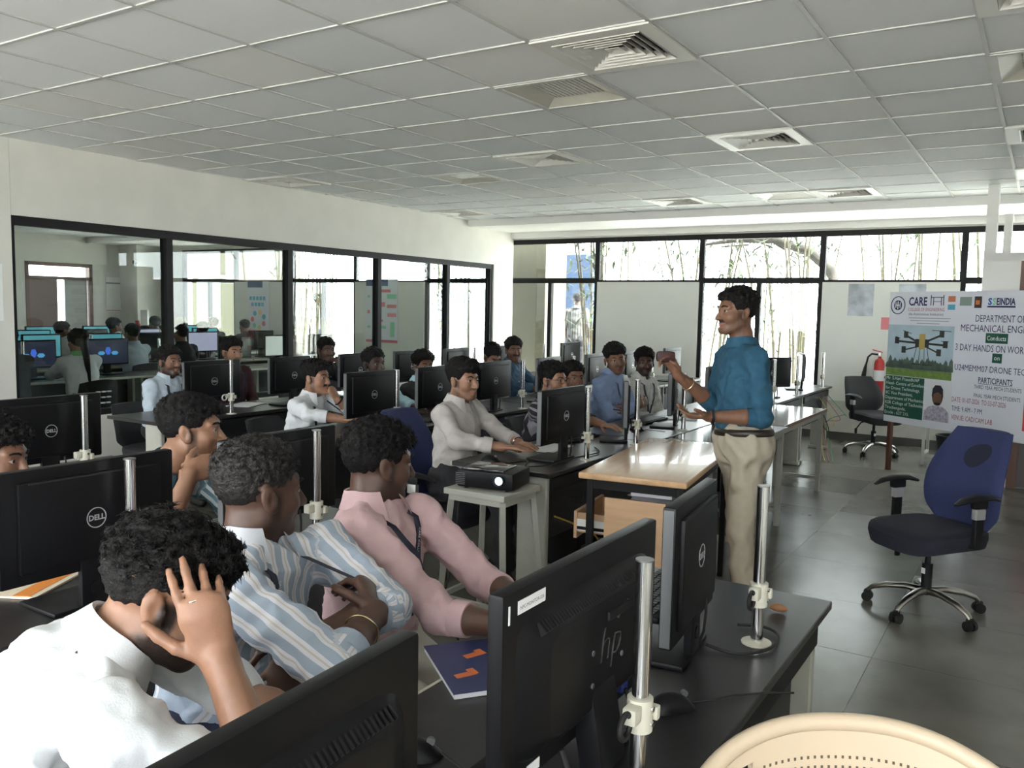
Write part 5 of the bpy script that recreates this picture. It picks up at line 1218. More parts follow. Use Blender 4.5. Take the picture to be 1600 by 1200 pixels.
def seated(x, y, face, hz=1.16, lean=.08, arms='desk', look=None, lp=0., desk=None, k=1., side=0., pz=.560):
    """face: body heading (radians, 0 = +X)"""
    f = V3(math.cos(face), math.sin(face), 0); r = V3(math.sin(face), -math.cos(face), 0); up = V3(0, 0, 1)
    pel = V3(x, y, pz)-f*lean*1.0; nk = V3(x, y, hz-.152)+r*side; hd = nk+up*.152+f*.035
    lk = unit((np.asarray(look) if look is not None else LECT)-hd); lk[2] = lp; J = dict(head=hd, neck=nk, pel=pel, look=unit(lk))
    for s_, sg in (('r', 1), ('l', -1)):
        sh = nk-up*.045+r*sg*.165*k; J[s_+'s'] = sh; J[s_+'k'] = pel+f*.42+r*sg*.11+up*(-.045); J[s_+'a'] = V3(*(pel+f*.46+r*sg*.12)[:2], .1)
        if arms == 'fold':
            J[s_+'e'] = sh+f*.09-up*.25+r*sg*.05; J[s_+'w'] = pel+f*(.26+.03*sg)+up*(.235+.03*sg)-r*sg*.05; J['hand_'+s_] = dict(dir=-r*sg+up*.15, back=f, curl=.25)
        elif arms == 'lap':
            J[s_+'e'] = sh+f*.05-up*.27+r*sg*.06; J[s_+'w'] = pel+f*.24+up*.13+r*sg*.08; J['hand_'+s_] = dict(dir=f*.7-r*sg*.6, back=up, curl=.4)
        else:
            J[s_+'e'] = V3(*(sh+f*.15+r*sg*.05)[:2], .835); J[s_+'w'] = V3(*(nk+f*.38+r*sg*.09)[:2], .805); J['hand_'+s_] = dict(dir=f*.9-r*sg*.35, back=up, curl=.10, thumb=0.)
    if arms in ('chin_r', 'chin_l'):
        s_ = arms[-1]; sg = 1 if s_ == 'r' else -1
        J[s_+'e'] = V3(*(nk+f*.24+r*sg*.13)[:2], .83); J[s_+'w'] = hd+f*.15+r*sg*.05-up*.16; J['hand_'+s_] = dict(dir=up*.8-f*.35-r*sg*.3, back=f+up*.2, curl=.75, thumb=.6)
    return J
# ================================================================== the people of the room
NV = lambda *a: np.array(a, float)
c_white = cloth('shirt_white', (.66, .68, .70)); c_lblue = cloth('shirt_light_blue', (.48, .56, .64)); c_maroon = cloth('shirt_maroon', (.045, .012, .018)); c_dark = cloth('shirt_black', (.02, .02, .024))
c_grey = cloth('shirt_warm_grey', (.48, .45, .43)); c_blue = cloth('shirt_sky_blue', (.27, .36, .58)); c_teal = cloth('shirt_teal_blue', (.018, .085, .145), var=.15); c_pink = cloth('shirt_pink', (.54, .37, .38)); c_cyan = cloth('shirt_pale_cyan', (.42, .62, .68))
c_khaki = cloth('trousers_khaki', (.40, .36, .28)); c_tblk = cloth('trousers_black', (.018, .018, .022)); c_tnavy = cloth('trousers_navy', (.02, .025, .05)); c_cream = cloth('trousers_cream', (.58, .55, .48)); c_dblue = cloth('shirt_denim', (.05, .11, .18))
s_blue = striped('shirt_blue_grey_stripes', .040, [(0, (.33, .39, .48)), (.52, (.66, .66, .70)), (.70, (.55, .50, .46)), (.80, (.66, .66, .70))])
s_black = striped('shirt_black_light_stripes', .045, [(0, (.022, .02, .026)), (.62, (.26, .25, .29))])
s_teal = striped('shirt_teal_cream_stripes', .075, [(0, (.05, .12, .15)), (.45, (.62, .66, .66)), (.6, (.12, .22, .26)), (.8, (.55, .60, .60))])
curly = dict(top=.02, side=.006, amp=.006, curl=.022, quiff=.008)
def H(**k): d = dict(top=.017, side=.005, amp=.005, curl=.018); d.update(k); return d
# --- the man in white leaning his head on his hand
f = NV(.80, .60, 0); r_ = NV(.60, -.80, 0)
J = dict(head=(-1.247, .880, 1.105), neck=(-1.305, .80, 1.0), rs=(-1.14, .70, .965), ls=(-1.44, .94, .975), re=(-.965, .86, .83), rw=(-1.085, .857, 1.032), le=(-1.30, 1.08, .82), lw=(-1.08, 1.08, .81), pel=(-1.60, .55, .568), rk=(-1.22, .62, .52), lk=(-1.32, .84, .52), ra=(-1.18, .64, .1), la=(-1.28, .9, .1),
 look=(.844*.85-.532*.25, .536*.85+.842*.25, -.36), hand_r=dict(dir=(-.28, -.12, .95), back=(.72, -.62, .25), curls=(.16, .18, .28, .36), thumb=-.4, spread=.05), hand_l=dict(dir=(.95, -.1, 0), back=(0, 0, 1), curl=.08, thumb=0.))
p, I = person('man in a white shirt seen from behind, leaning his forehead on his raised hand', J, dict(skin=SK[0], shirt=c_white, trousers=c_tblk, hair=dict(top=.010, side=.003, amp=.006, curl=.020, quiff=.016, front=.02, strands=5200, seed=4, slen=.9), beard=.9, mous=.7, sleeve=.0, lanyard=True, bow=.03, seed=11, hs=1.04, wrinkle=.005, bulk=1.05), near=2)
ring_part(p, I, NV(-1.085, .857, 1.032)+NV(-.28, -.12, .95)*.10+NV(-.006, -.008, 0), (-.28, -.12, .95), .0105, .0016, m_chrome, 'finger_ring')
# --- the man in the striped shirt with folded arms
J = dict(head=(-1.589, 1.382, 1.150), neck=(-1.58, 1.345, 1.012), rs=(-1.475, 1.205, .968), re=(-1.185, 1.215, .86), rw=(-1.25, 1.42, .905), ls=(-1.535, 1.545, .972), le=(-1.285, 1.50, .885), lw=(-1.315, 1.265, .865), pel=(-1.60, 1.25, .582), rk=(-1.2, 1.2, .5), lk=(-1.2, 1.42, .5), ra=(-1.15, 1.2, .1), la=(-1.15, 1.42, .1),
 look=(.844*.78-.532*.60, .536*.78+.842*.60, -.06), hand_r=dict(dir=(-.72, .42, .38), back=(.5, .4, .6), curl=.5, spread=.02), hand_l=dict(dir=(-.02, -.75, -.62), back=(.75, -.3, .3), curl=.25, spread=.14))
p, I = person('man in a blue and white striped shirt with folded arms and a printed lanyard', J, dict(skin=SK[2], shirt=s_blue, plain=s_blue, collar_mat=cloth('collar_pale', (.55, .57, .62)), trousers=c_tnavy, hair=dict(top=.012, side=.005, amp=.004, curl=.016, strands=4200, seed=8, mat=m_hair2, slen=.7), beard=.35, mous=.6, sleeve=.12, lanyard=True, badge=False, lan_text='CARE COLLEGE OF ENGINEERING', lan_side=1, lan_dir=-1, seed=21, hs=1.02, fat=1.07, bulk=1.12), near=2)
ring_part(p, I, lerp(J['re'], J['rw'], .62), np.array(J['rw'])-np.array(J['re']), .040, .0022, m_gold, 'bangle')
# --- the man in pink
J = dict(head=(-1.615, 1.842, 1.148), neck=(-1.615, 1.815, 1.02), rs=(-1.55, 1.70, .98), re=(-1.285, 1.71, .80), rw=(-1.065, 1.72, .812), ls=(-1.565, 1.98, .97), le=(-1.36, 2.02, .79), lw=(-1.13, 1.90, .812), pel=(-1.60, 1.80, .562), rk=(-1.2, 1.7, .5), lk=(-1.2, 1.92, .5), ra=(-1.16, 1.7, .1), la=(-1.16, 1.94, .1),
 look=(.844*.85-.532*.52, .536*.85+.842*.52, -.10), hand_r=dict(dir=(.9, .25, 0), back=(0, 0, 1), curl=.08, thumb=0.), hand_l=dict(dir=(.85, -.2, 0), back=(0, 0, 1), curl=.08, thumb=0.))
p, I = person('man in a pink shirt with a lanyard looking towards the speaker', J, dict(skin=SK[2], shirt=c_pink, trousers=c_cream, hair=dict(top=.014, side=.005, amp=.004, curl=.02, quiff=.01, strands=3800, seed=3, slen=.9), beard=.45, mous=.8, sleeve=.18, lanyard=True, lan_text='CARE COLLEGE', lan_side=-1, seed=31, hs=1.0), near=2)
ring_part(p, I, lerp(J['re'], J['rw'], .9), np.array(J['rw'])-np.array(J['re']), .031, .0025, m_paperw, 'thread_bracelet')
# --- the man resting his chin on his hand
J = dict(head=(-2.52, 1.885, 1.155), neck=(-2.615, 1.85, .99), rs=(-2.56, 1.70, .935), re=(-2.375, 1.655, .825), rw=(-2.37, 1.765, 1.03), ls=(-2.62, 2.01, .935), le=(-2.44, 2.03, .825), lw=(-2.36, 1.88, 1.025), pel=(-2.98, 1.80, .57), rk=(-2.58, 1.7, .52), lk=(-2.58, 1.93, .52), ra=(-2.55, 1.7, .1), la=(-2.55, 1.95, .1),
 look=(.844*.95-.532*.22, .536*.95+.842*.22, -.02), hand_r=dict(dir=(.05, .95, .25), back=(.75, -.2, .55), curls=(.45, .5, .55, .6), thumb=-.1), hand_l=dict(dir=(-.1, -.9, .2), back=(.8, .2, .4), curl=.6))
p, I = person('young man in a teal and cream striped shirt resting his chin on his hands', J, dict(skin=SK[0], shirt=s_teal, plain=s_teal, trousers=c_tblk, hair=dict(top=.014, side=.004, amp=.003, curl=.02, quiff=.012, strands=2600, seed=13, slen=.7), beard=.1, mous=.25, sleeve=.0, bow=.055, seed=41), near=2)
# --- the man half hidden at the edge
J = seated(-2.83, 1.36, 0, 1.10, .10, 'lap', lp=-.12); J['look'] = unit(NV(.85, .5, -.12))
person('young man with curly hair half hidden behind the emblem monitor', J, dict(skin=SK[1], shirt=c_dark, trousers=c_tblk, hair=dict(curly, strands=1500, seed=17), beard=.25, mous=.4, seed=5), near=2)
# --- the speaker
J = dict(head=(-1.365, 4.305, 1.602), neck=(-1.33, 4.33, 1.415), rs=(-1.46, 4.47, 1.36), re=(-1.475, 4.36, 1.10), rw=(-1.60, 4.13, 1.27), ls=(-1.22, 4.20, 1.365), le=(-1.16, 4.15, 1.085), lw=(-1.385, 4.0, 1.085), pel=(-1.295, 4.30, .90), rk=(-1.33, 4.42, .50), lk=(-1.27, 4.22, .50), ra=(-1.30, 4.44, .1), la=(-1.22, 4.20, .1), toe=NV(-.9, -.35, 0),
 look=(-.844*.96-.532*-.28, -.536*.96+.842*-.28, .02), hand_r=dict(dir=(-.45, -.25, .85), back=(.3, .85, .2), curls=(.45, .55, .6, .6), thumb=.6), hand_l=dict(dir=(-.8, -.55, .05), back=(.1, -.1, -1), curls=(.15, .25, .3, .35), thumb=-.2))
p, I = person('man in a teal blue shirt and khaki trousers standing and speaking with raised hands', J, dict(skin=SK[1], shirt=c_teal, trousers=c_khaki, hair=dict(top=.018, side=.006, amp=.003, curl=.025, quiff=.008, strands=1500, seed=23, slen=.6), beard=.28, mous=.9, sleeve=.08, seed=51, bulk=1.04, wrinkle=.0042, u0=.22, waist=.122, buttons=False), near=2)
bx = I; W2 = I['W2']
q = MB(); n = 40; pts = []
for i in range(n):
    a = 2*PI*i/n; pts.append(W2(NV(-1.297, 4.303, .985)+I['lat']*math.cos(a)*.186+I['dep']*math.sin(a)*.136))
q.tube(pts, .006, 8, closed=True, flat=3.0); q.build('belt', mat('belt_leather', (.02, .013, .01), .4), p, True)
ring_part(p, I, lerp(J['re'], J['rw'], .72), np.array(J['rw'])-np.array(J['re']), .036, .003, m_gold, 'bangle')
ring_part(p, I, lerp(J['le'], J['lw'], .93), np.array(J['lw'])-np.array(J['le']), .031, .009, m_blk2, 'watch', .5)
q = MB(); q.rbox((0, 0, 0), (.10, .04, .055), .018, RZ(.6)); o = q.build('small_case', mat('dark_red_black', (.045, .012, .012), .5), None, 30); o.location = tuple(NV(-1.60, 4.13, 1.27)+unit(NV(-.45, -.25, .85))*.10+NV(.0, -.035, .01)); tag(o, 'small dark object held in the raised hand of the speaker', 'handheld object')
# --- middle rows
def mid(label, J, **st): 
    d = dict(skin=SK[1], trousers=c_tblk, hair=H(), beard=.25, mous=.4, sleeve=.6); d.update(st); return person(label, J, d, near=1)
J = seated(-2.97, 4.10, .0, 1.165, .03, 'desk', look=(-1.5, 3.9, 1.2)); p, I = mid('man in a warm grey shirt seated on the blue chair beside the projector', J, shirt=c_grey, skin=SK[0], hair=H(top=.024, quiff=.02, front=.02, amp=.003), mous=.35, beard=.3, sleeve=.55, seed=61)
ring_part(p, I, lerp(J['le'], J['lw'], .92), np.array(J['lw'])-np.array(J['le']), .031, .005, m_chrome, 'watch')
def glasses(p, I):
    W2, HB, hc, hs = I['W2'], I['HB'], I['hc'], I['hs']
    q = MB()
    for s in (-1, 1):
        q.tube([W2(hc+HB @ NV(s*.033+.024*math.cos(a), .103, .0+.020*math.sin(a))*hs) for a in np.linspace(0, 2*PI, 20)[:-1]], .0016, 6, closed=True)
        q.tube([W2(hc+HB @ NV(s*.057, .10, .006)*hs), W2(hc+HB @ NV(s*.078, .04, .006)*hs), W2(hc+HB @ NV(s*.082, -.01, .0)*hs)], .0014, 5)
    q.tube([W2(hc+HB @ NV(-.01, .104, .004)*hs), W2(hc+HB @ NV(.01, .104, .004)*hs)], .0014, 5)
    q.build('spectacles', m_blk, p, True)
J = seated(-2.92, 5.1, .1, 1.105, .10, 'chin_r', look=(-1.4, 4.9, 1.3)); p, I = mid('man with glasses in a black shirt with light stripes behind a monitor', J, shirt=s_black, plain=s_black, skin=SK[0], hair=dict(curly, seed=71), sleeve=.3, seed=71); glasses(p, I)
mid('man whose face shows just behind the man with glasses', seated(-3.05, 5.64, .0, 1.08, .05, 'lap'), shirt=c_dark, hair=H(seed=73), seed=73)
J = seated(-2.98, 6.22, -.05, 1.20, .04, 'fold', lp=-.05, pz=.578); mid('heavy set man in a sky blue shirt with folded arms tilting his head', dict(J, roll=-.15), shirt=c_blue, skin=SK[1], fat=1.08, bulk=1.12, hair=H(top=.026, quiff=.015, front=.015, seed=75), lanyard=True, mous=.3, beard=.15, seed=75)
mid('man in a pale shirt with a lanyard and full dark beard near the window panel', seated(-3.0, 6.86, -.2, 1.145, .04, 'lap'), shirt=cloth('shirt_cream_white', (.62, .61, .57)), skin=SK[2], hair=H(top=.022, side=.008, seed=77), beard=.85, mous=.9, lanyard=True, badge=True, seed=77)
J = seated(-4.45, 4.35, .1, 1.075, .12, 'chin_l', look=(-1.4, 4.9, 1.45)); p, I = mid('man in a white shirt with dark lanyard holding a fist to his mouth', J, shirt=c_white, skin=SK[0], hair=H(top=.020, quiff=.008, seed=81), beard=.15, mous=.95, lanyard=True, sleeve=.25, seed=81)
ring_part(p, I, lerp(J['le'], J['lw'], .9), np.array(J['lw'])-np.array(J['le']), .031, .006, m_blk2, 'watch')
mid('dark skinned man with short beard in a pale cyan shirt above a monitor', seated(-4.5, 5.02, .05, 1.14, .05, 'desk'), shirt=c_cyan, skin=SK[3], hair=H(seed=83, side=.005), beard=.75, mous=.8, seed=83)
mid('young man in a dark vest over a cyan shirt behind a monitor', seated(-4.47, 5.61, .0, 1.095, .06, 'desk'), shirt=c_dark, plain=c_cyan, skin=SK[1], hair=H(top=.026, quiff=.01, seed=85), mous=.2, beard=.05, sleeve=.6, seed=85)
mid('man with bowed head and dark hair behind the monitors near the corner', seated(-4.50, 6.70, .0, 1.13, .05, 'lap', look=(-3.0, 6.0, .7), lp=-.5), shirt=cloth('shirt_pale_grey', (.5, .5, .5)), hair=H(seed=87), seed=87)
mid('man in a denim blue shirt with a moustache seated by the corner column', seated(-4.60, 7.24, .0, 1.17, .05, 'desk'), shirt=c_dblue, skin=SK[1], hair=H(seed=89, top=.024), mous=.9, seed=89)
mid('bearded man in a light blue shirt with lanyard at the glass partition', seated(-6.05, 4.30, .1, 1.11, .05, 'lap', lp=.06), shirt=c_lblue, skin=SK[1], hair=dict(curly, seed=91), beard=.8, mous=.8, lanyard=True, seed=91)
mid('man in a maroon shirt behind the monitor at the glass partition', seated(-6.08, 4.95, .0, 1.165, .03, 'lap'), shirt=c_maroon, skin=SK[0], hair=dict(curly, seed=93), mous=.5, beard=.3, seed=93, lanyard=True, badge=True)
mid('man in dark clothes holding his hand to his mouth at the glass partition', seated(-6.05, 6.07, .0, 1.145, .08, 'chin_l'), shirt=c_dark, skin=SK[2], hair=H(seed=95, side=.005), mous=.4, beard=.2, seed=95)
# chairs under the seated people
fabs = m_dkfab
ck = make_chair('dark swivel chair under the man in the striped shirt', m_dkfab, m_dkfab, (-1.665, 1.26, 0), 0., False, bh=.34, low=.072, star=.78)
for (x, y, a, lb) in ((-1.70, .52, .5, 'dark swivel chair under the leaning man in white'), (-1.665, 1.83, 0., 'dark swivel chair under the man in pink'), (-3.08, 1.85, 0, 'dark swivel chair under the man resting his chin'), (-3.0, 1.33, 0, 'dark swivel chair of the half hidden man'),
    (-3.05, 5.1, 0, 'dark swivel chair of the man with glasses'), (-3.17, 5.64, 0, 'dark swivel chair behind the man with glasses'), (-3.09, 6.24, 0, 'dark swivel chair of the man in sky blue'), (-3.12, 6.88, -.1, 'dark swivel chair of the man with the full dark beard'),
    (-4.6, 4.35, .1, 'dark swivel chair of the man with a fist at his mouth'), (-4.6, 5.02, 0, 'dark swivel chair of the man in pale cyan'), (-4.6, 5.61, 0, 'dark swivel chair of the man in the dark vest'), (-4.62, 6.70, 0, 'dark swivel chair of the man with bowed head'), (-4.72, 7.26, 0, 'dark swivel chair of the man in denim blue'),
    (-6.15, 4.28, .1, 'dark swivel chair of the bearded man at the partition'), (-6.2, 4.95, 0, 'dark swivel chair of the man in maroon'), (-6.18, 6.07, 0, 'dark swivel chair of the man in dark clothes')):
    dup(ck, (x, y, 0), a, lb)
# ================================================================== the room beyond the glass and the garden outside
m_wallp = mat('screen_blue_wallpaper', (.01, .012, .02), .15, emit=(.012, .015, .03), estr=1.)
m_cyscr = mat('screen_cyan', (.05, .2, .25), .15, emit=(.06, .20, .24), estr=1.)
m_whscr = mat('screen_pale', (.3, .32, .32), .2, emit=(.36, .40, .38), estr=.8)
m_lilscr = mat('screen_lilac', (.2, .2, .3), .2, emit=(.30, .31, .42), estr=.8)
FD = 'black desks in the room beyond the glass'; FM = 'monitors in the room beyond the glass'
fr = {'a': (-9.0, [(4.82, 'w'), (5.66, 'w'), (7.45, 'k'), (8.2, 'p'), (9.0, 'k')], 'first'), 'b': (-10.5, [(5.73, 'c'), (6.55, 'c'), (7.3, 'k'), (8.1, 'l'), (9.2, 'k')], 'second'), 'c': (-12.0, [(6.42, 'c'), (7.3, 'k'), (8.2, 'l'), (9.3, 'c')], 'third'), 'd': (-13.5, [(7.35, 'c'), (8.3, 'c'), (9.4, 'k'), (10.2, 'c')], 'fourth')}
SM = {'w': (m_wallp, 'dark blue wallpaper'), 'k': (m_screen, 'dark'), 'p': (m_whscr, 'pale grey'), 'c': (m_cyscr, 'cyan'), 'l': (m_lilscr, 'lilac')}
ORD = ['beside the wall end', 'second along', 'third along', 'fourth along', 'nearest the windows']
for k_, (X_, ms_, nm) in fr.items():
    y0 = ms_[0][0]-.5
    for q in range(3):
        t = make_desk('computer_desk', 'black desk of the %s row beyond the glass, %s' % (nm, ('by the wall end', 'in the middle', 'by the windows')[q]), X_-.30, X_+.32, y0+q*1.75, y0+q*1.75+1.74, FD); t.rotation_euler = (0, 0, PI)
    for q, (y, s) in enumerate(ms_):
        t = monitor(X_-.05, y, PI+random.uniform(-.08, .08), '%s screen monitor in the %s row beyond the glass, %s' % (SM[s][1], nm, ORD[q if q < len(ms_)-1 else 4]), sc=SM[s][0], group=FM)
        if s == 'w':
            for a, (yy, zz, ww, hh, mm) in enumerate(((0, .27, .07, .10, mat('wallpaper_blue', (.02, .06, .3), .3, emit=(.03, .09, .45), estr=1.)), (-.08, .245, .09, .05, mat('wallpaper_cyan', (.03, .15, .3), .3, emit=(.04, .2, .4), estr=1.)), (.08, .245, .09, .05, mat('wallpaper_cyan', (.03, .15, .3), .3, emit=(.04, .2, .4), estr=1.)))):
                v = MB(); n = 6; v._add([(-.0182, yy+ww*.5*math.cos(2*PI*i/n), zz+hh*.5*math.sin(2*PI*i/n)) for i in range(n)], [tuple(range(n))]); v.build('wallpaper_shape', mm, t)
for x, y, lb in ((-8.95, 4.55, 'chrome post beyond the glass beside the wall end'), (-8.95, 6.1, 'chrome post beyond the glass next to the second wallpaper screen'), (-10.4, 6.15, 'chrome post beyond the glass in front of a cyan screen')): make_post(x+.22, y, lb, False)
# moulded black chairs with slotted backs
def slot_chair(x, y, rz, label):
    t = thing('plastic_chair', label, 'chair', (x, y, 0), rz, 'black plastic chairs beyond the glass')
    P = [[(-.22-.04*v-.0+.05*(u*u), u*.23*(1-.12*v*v), .45+.38*v-.03*u*u*v) for v in np.linspace(0, 1, 8)] for u in np.linspace(-1, 1, 11)]
    q = MB(); q.grid(P); q.grid([[(a-.012, b, c) for a, b, c in r] for r in P]); q.build('backrest', m_blk2, t, True)
    for r in range(4):
        for c in range(3):
            q = MB(); q.box((-.262-.03*(r/4), -.06+.06*c, .55+.055*r), (.02, .04, .012)); q.build('slot', m_paperw, t)
    q = MB(); q.rbox((0, 0, .41), (.44, .46, .03), .012); q.build('seat', m_blk2, t, 30)
    for sx in (-1, 1):
        for sy in (-1, 1): q = MB(); q.tube([(sx*.17, sy*.18, .43), (sx*.21, sy*.22, 0)], .016, 8); q.build('leg', m_blk2, t, True)
slot_chair(-7.95, 4.72, PI+.1, 'black slotted plastic chair beyond the glass before the wallpaper screens'); slot_chair(-7.9, 5.5, PI-.1, 'black slotted plastic chair beyond the glass behind the light blue shirted man'); slot_chair(-9.63, 6.42, PI, 'black slotted plastic chair of the man in light blue beyond the glass')
def far(label, x, y, hz, shirt, skin=1, hair=None, **k):
    J = seated(x, y, PI+k.pop('turn', 0.), hz, .06, k.pop('arms', 'desk'), look=k.pop('look', (x-2, y+k.pop('ly', 0.), hz-.1)))
    d = dict(skin=SK[skin], shirt=shirt, trousers=c_tblk, hair=hair or H(seed=int(x*-7+y*3)), beard=.2, mous=.2, sleeve=.5, buttons=False, seed=int(y*10)); d.update(k); return person(label, J, d, 'students in the room beyond the glass', near=0)
c_green = cloth('scarf_green', (.20, .48, .22)); c_lp = cloth('shirt_pale_pink', (.55, .44, .41))
far('dark haired student beyond the glass cut off by the wall end', -8.2, 4.15, 1.2, c_dark)
p, I = far('student beyond the glass in a white coat with green scarf and long black braid', -8.25, 4.86, 1.17, c_white, hair=H(top=.02, side=.016, low=.05, seed=4), collar_mat=c_green, skin=0)
W2, hc = I['W2'], I['hc']; q = MB(); q.tube([W2(hc+NV(.09, 0, .03)), W2(hc+NV(.14, .0, -.08)), W2(hc+NV(.17, .0, -.22)), W2(hc+NV(.19, .01, -.4))], [.04, .035, .028, .012], 10); q.build('braid', m_hair, p, True)
far('student in a light blue shirt beyond the glass seen from behind', -9.7, 6.42, 1.18, c_lblue); far('student in a dark shirt beyond the glass behind the frame post', -9.7, 7.13, 1.16, c_dark); far('student in a pale pink shirt beyond the glass with hand at face', -9.6, 8.95, 1.15, c_lp, arms='chin_l')
far('student in white shirt beyond the glass with face turned aside', -11.2, 6.4, 1.17, c_white, look=(-11, 9, 1.1)); far('student in white shirt beyond the glass next to the wall notice', -11.2, 7.15, 1.22, c_white, look=(-11, 9, 1.1)); far('student in dark striped shirt beyond the glass holding a hand to the face', -11.2, 8.62, 1.16, s_black, arms='chin_l')
far('student with round dark hair beyond the glass below the red extinguisher', -12.7, 8.82, 1.21, c_grey); far('student in brown hair beyond the glass before the cream window', -12.7, 10.0, 1.2, c_dark); far('student beyond the glass before the icon poster', -12.75, 10.75, 1.15, c_maroon)
t = thing('fire_extinguisher', 'small red fire extinguisher on the far wall corner beyond the glass', 'fire extinguisher', (-15.9, 10.62, .86))
q = MB(); q.lathe([(0, 0), (.06, 0), (.06, .24), (.04, .28), (0, .28)], n=16); q.build('cylinder', m_redx, t, 30); q = MB(); q.box((0, 0, .3), (.1, .03, .05)); q.build('handle', m_redx, t); q = MB(); q.box((0, .068, .15), (.08, .02, .14)); q.build('bracket', m_black, t)
# ---- outside
m_ground = mat('courtyard_concrete', (.55, .54, .50), .9, var=.15, vscale=1.5)
q = MB(); q.b2(-60, 60, 11.55, 80, -.3, -.05); q.b2(-60, 60, -60, -2.8, -.3, -.05); struct(q.build('ground', m_ground))
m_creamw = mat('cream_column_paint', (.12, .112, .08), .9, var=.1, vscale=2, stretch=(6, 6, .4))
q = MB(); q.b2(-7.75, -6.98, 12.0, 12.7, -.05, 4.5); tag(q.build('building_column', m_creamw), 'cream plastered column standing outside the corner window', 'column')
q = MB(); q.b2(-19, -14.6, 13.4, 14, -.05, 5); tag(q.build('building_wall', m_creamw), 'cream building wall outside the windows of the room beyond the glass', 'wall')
q = MB(); q.b2(-8.85, -8.2, 16, 16.2, -.05, 2.75); tag(q.build('blue_board', mat('board_blue', (.03, .055, .11), .6)), 'blue board standing behind the bamboo outside', 'board')
m_culm = mat('bamboo_culm', (.055, .05, .02), .5, var=.3, vscale=3); m_culmd = mat('bamboo_dry', (.065, .055, .03), .6, var=.3, vscale=3); m_leaf = mat('bamboo_leaf', (.022, .038, .009), .6, var=.3, vscale=5)
rg = random.Random(12)
def bamboo(x, y, n, label, spread=.5, hgt=5., dry=.4, nl=260, lean=.25):
    t = thing('bamboo_clump', label, 'bamboo', (x, y, -.05), 0, 'bamboo clumps outside the windows'); tips = []
    for i in range(n):
        bx_, by_ = rg.uniform(-spread, spread), rg.uniform(-.3, .3); lx, ly = bx_*lean*2+rg.uniform(-.5, .5)*lean*3, rg.uniform(-.2, .3); H_ = hgt*rg.uniform(.7, 1.1)
        pts = []; rs = []; r0 = rg.uniform(.016, .03); N = 14
        for s in range(N+1):
            u = s/N; c = Vector((bx_+lx*u*u, by_+ly*u*u, H_*u)); pts.append(c); rs.append(r0*(1-.6*u))
            if s < N and s > 0: pts.append(c+Vector((0, 0, .015))); rs.append(r0*(1-.6*u)*1.25); pts.append(c+Vector((0, 0, .03))); rs.append(r0*(1-.6*u))
            if u > .25: tips.append(c)
        q = MB(); q.tube(pts, rs, 7); q.build('culm', m_culmd if rg.random() < dry else m_culm, t, True)
    q = MB()
    for i in range(nl):
        c = rg.choice(tips)+Vector((rg.uniform(-.3, .3), rg.uniform(-.2, .2), rg.uniform(-.25, .25))); a = rg.uniform(0, 6.28); d = Vector((math.cos(a), math.sin(a), rg.uniform(-.9, .1))).normalized(); w = d.cross(Vector((0, 0, 1))).normalized(); l = rg.uniform(.16, .36)
        q._add([c, c+d*l*.4+w*l*.09, c+d*l, c+d*l*.4-w*l*.09], [(0, 1, 2, 3)])
    stuff(q.build('leaves', m_leaf, t))
for x, y, n, lb, sp, nl, ln in ((-6.6, 13.2, 12, 'bamboo clump right beside the cream column outside', .45, 500, .3), (-5.9, 16.0, 14, 'leafy bamboo clump behind the top of the middle infill panel', .7, 1100, .5), (-3.3, 13.6, 9, 'leaning bamboo stems outside the window behind the speaker', .6, 300, .35), (-2.2, 16.2, 9, 'bamboo clump above the panel with the faded sheets', .5, 400, .3), (-.2, 13.4, 7, 'thin bamboo stems outside the window strip above the poster', .9, 150, .2),
    (-13.4, 13.0, 20, 'dense pale bamboo clump outside the window beyond the glass partition', .7, 100, .3), (-9.6, 13.2, 12, 'short bamboo clump outside the glass door beyond the partition', .45, 220, .3), (-4.9, 19, 7, 'distant bamboo clump in bright light outside', 1.0, 800, .4)): bamboo(x, y, n, lb, sp, 5., .5, nl, ln)
t = thing('garden_tree', 'tree with a thick drooping bare branch outside the window above the speaker', 'tree', (-2.75, 14.2, -.05))
m_bark = mat('tree_bark', (.035, .03, .024), .9, var=.4, vscale=6, bump=.6, bscale=20)
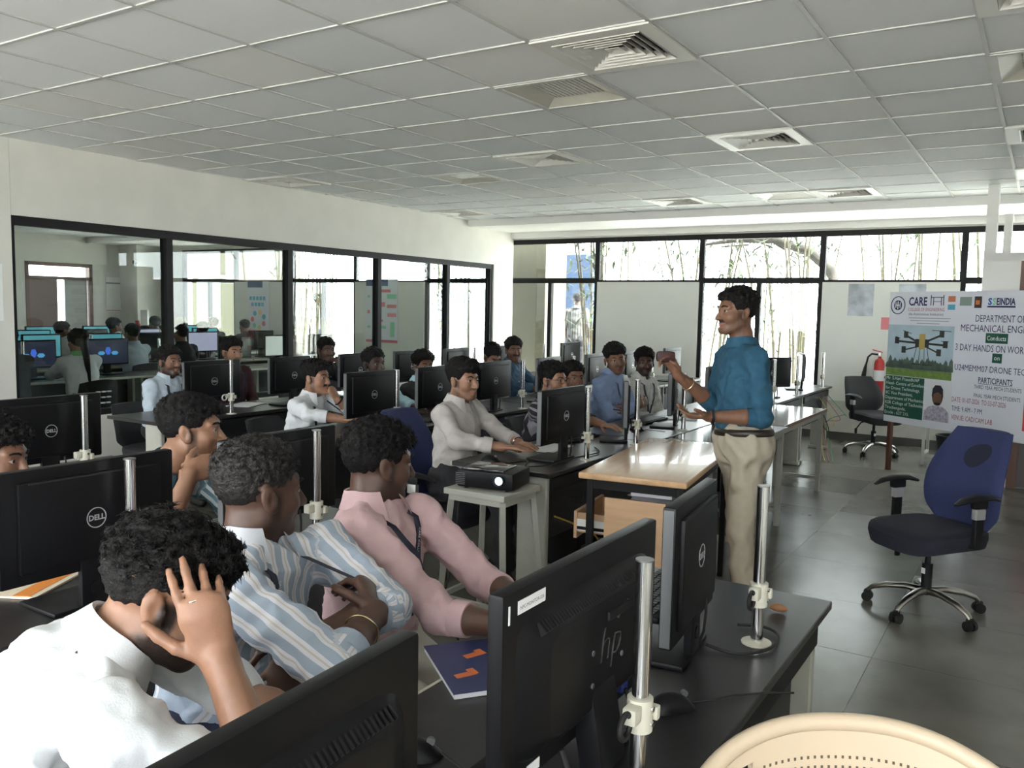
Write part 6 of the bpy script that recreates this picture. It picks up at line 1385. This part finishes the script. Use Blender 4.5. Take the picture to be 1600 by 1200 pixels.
q = MB(); q.tube([(0, 0, 0), (-.05, .05, 1.0), (-.12, .0, 1.8), (-.25, 0, 2.35), (-.6, 0, 2.65), (-1.2, .1, 2.86), (-1.9, .2, 2.88), (-2.5, .2, 2.8)], [.10, .085, .08, .09, .085, .07, .05, .02], 10); q.build('trunk', m_bark, t, True)
for a in range(9):
    b0 = Vector((-.4-.2*a, .05, 2.6+.03*a)); q = MB(); q.tube([b0, b0+Vector((rg.uniform(-.5, .2), .1, rg.uniform(-.1, .25))), b0+Vector((rg.uniform(-1, .2), .2, rg.uniform(-.4, .5)))], [.02, .013, .004], 6); q.build('twig', m_bark, t, True)
J = dict(seated(-7.6, 14.1, PI/2)); f_ = NV(-.3, .95, 0); r2 = NV(.95, .3, 0); ce = NV(-7.55, 14.1, 0)
def standing(ce, f_, hh=1.72):
    f_ = unit(f_); r2 = NV(f_[1], -f_[0], 0); up = NV(0, 0, 1); nk = ce+up*(hh-.30); J = dict(head=nk+up*.17+f_*.03, neck=nk, pel=ce+up*(hh*.53), look=f_)
    for s_, sg in (('r', 1), ('l', -1)):
        J[s_+'s'] = nk+r2*sg*.17-up*.05; J[s_+'e'] = J[s_+'s']+r2*sg*.05-up*.28; J[s_+'w'] = J[s_+'e']+f_*.12-up*.2; J[s_+'k'] = ce+r2*sg*.09+up*.48+f_*.03; J[s_+'a'] = ce+r2*sg*.09+up*.1; J['hand_'+s_] = dict(dir=-up+f_*.3, back=r2*sg, curl=.4)
    J['toe'] = f_; return J
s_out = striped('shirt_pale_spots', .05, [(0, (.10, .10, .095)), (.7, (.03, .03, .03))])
person('man in a pale patterned shirt standing outside behind the bamboo at the corner window', standing(NV(-7.5, 14.1, 0), (-.3, .95, 0), 1.9), dict(skin=SK[3], shirt=s_out, trousers=c_tblk, hair=H(), sleeve=.0, buttons=False), near=0)
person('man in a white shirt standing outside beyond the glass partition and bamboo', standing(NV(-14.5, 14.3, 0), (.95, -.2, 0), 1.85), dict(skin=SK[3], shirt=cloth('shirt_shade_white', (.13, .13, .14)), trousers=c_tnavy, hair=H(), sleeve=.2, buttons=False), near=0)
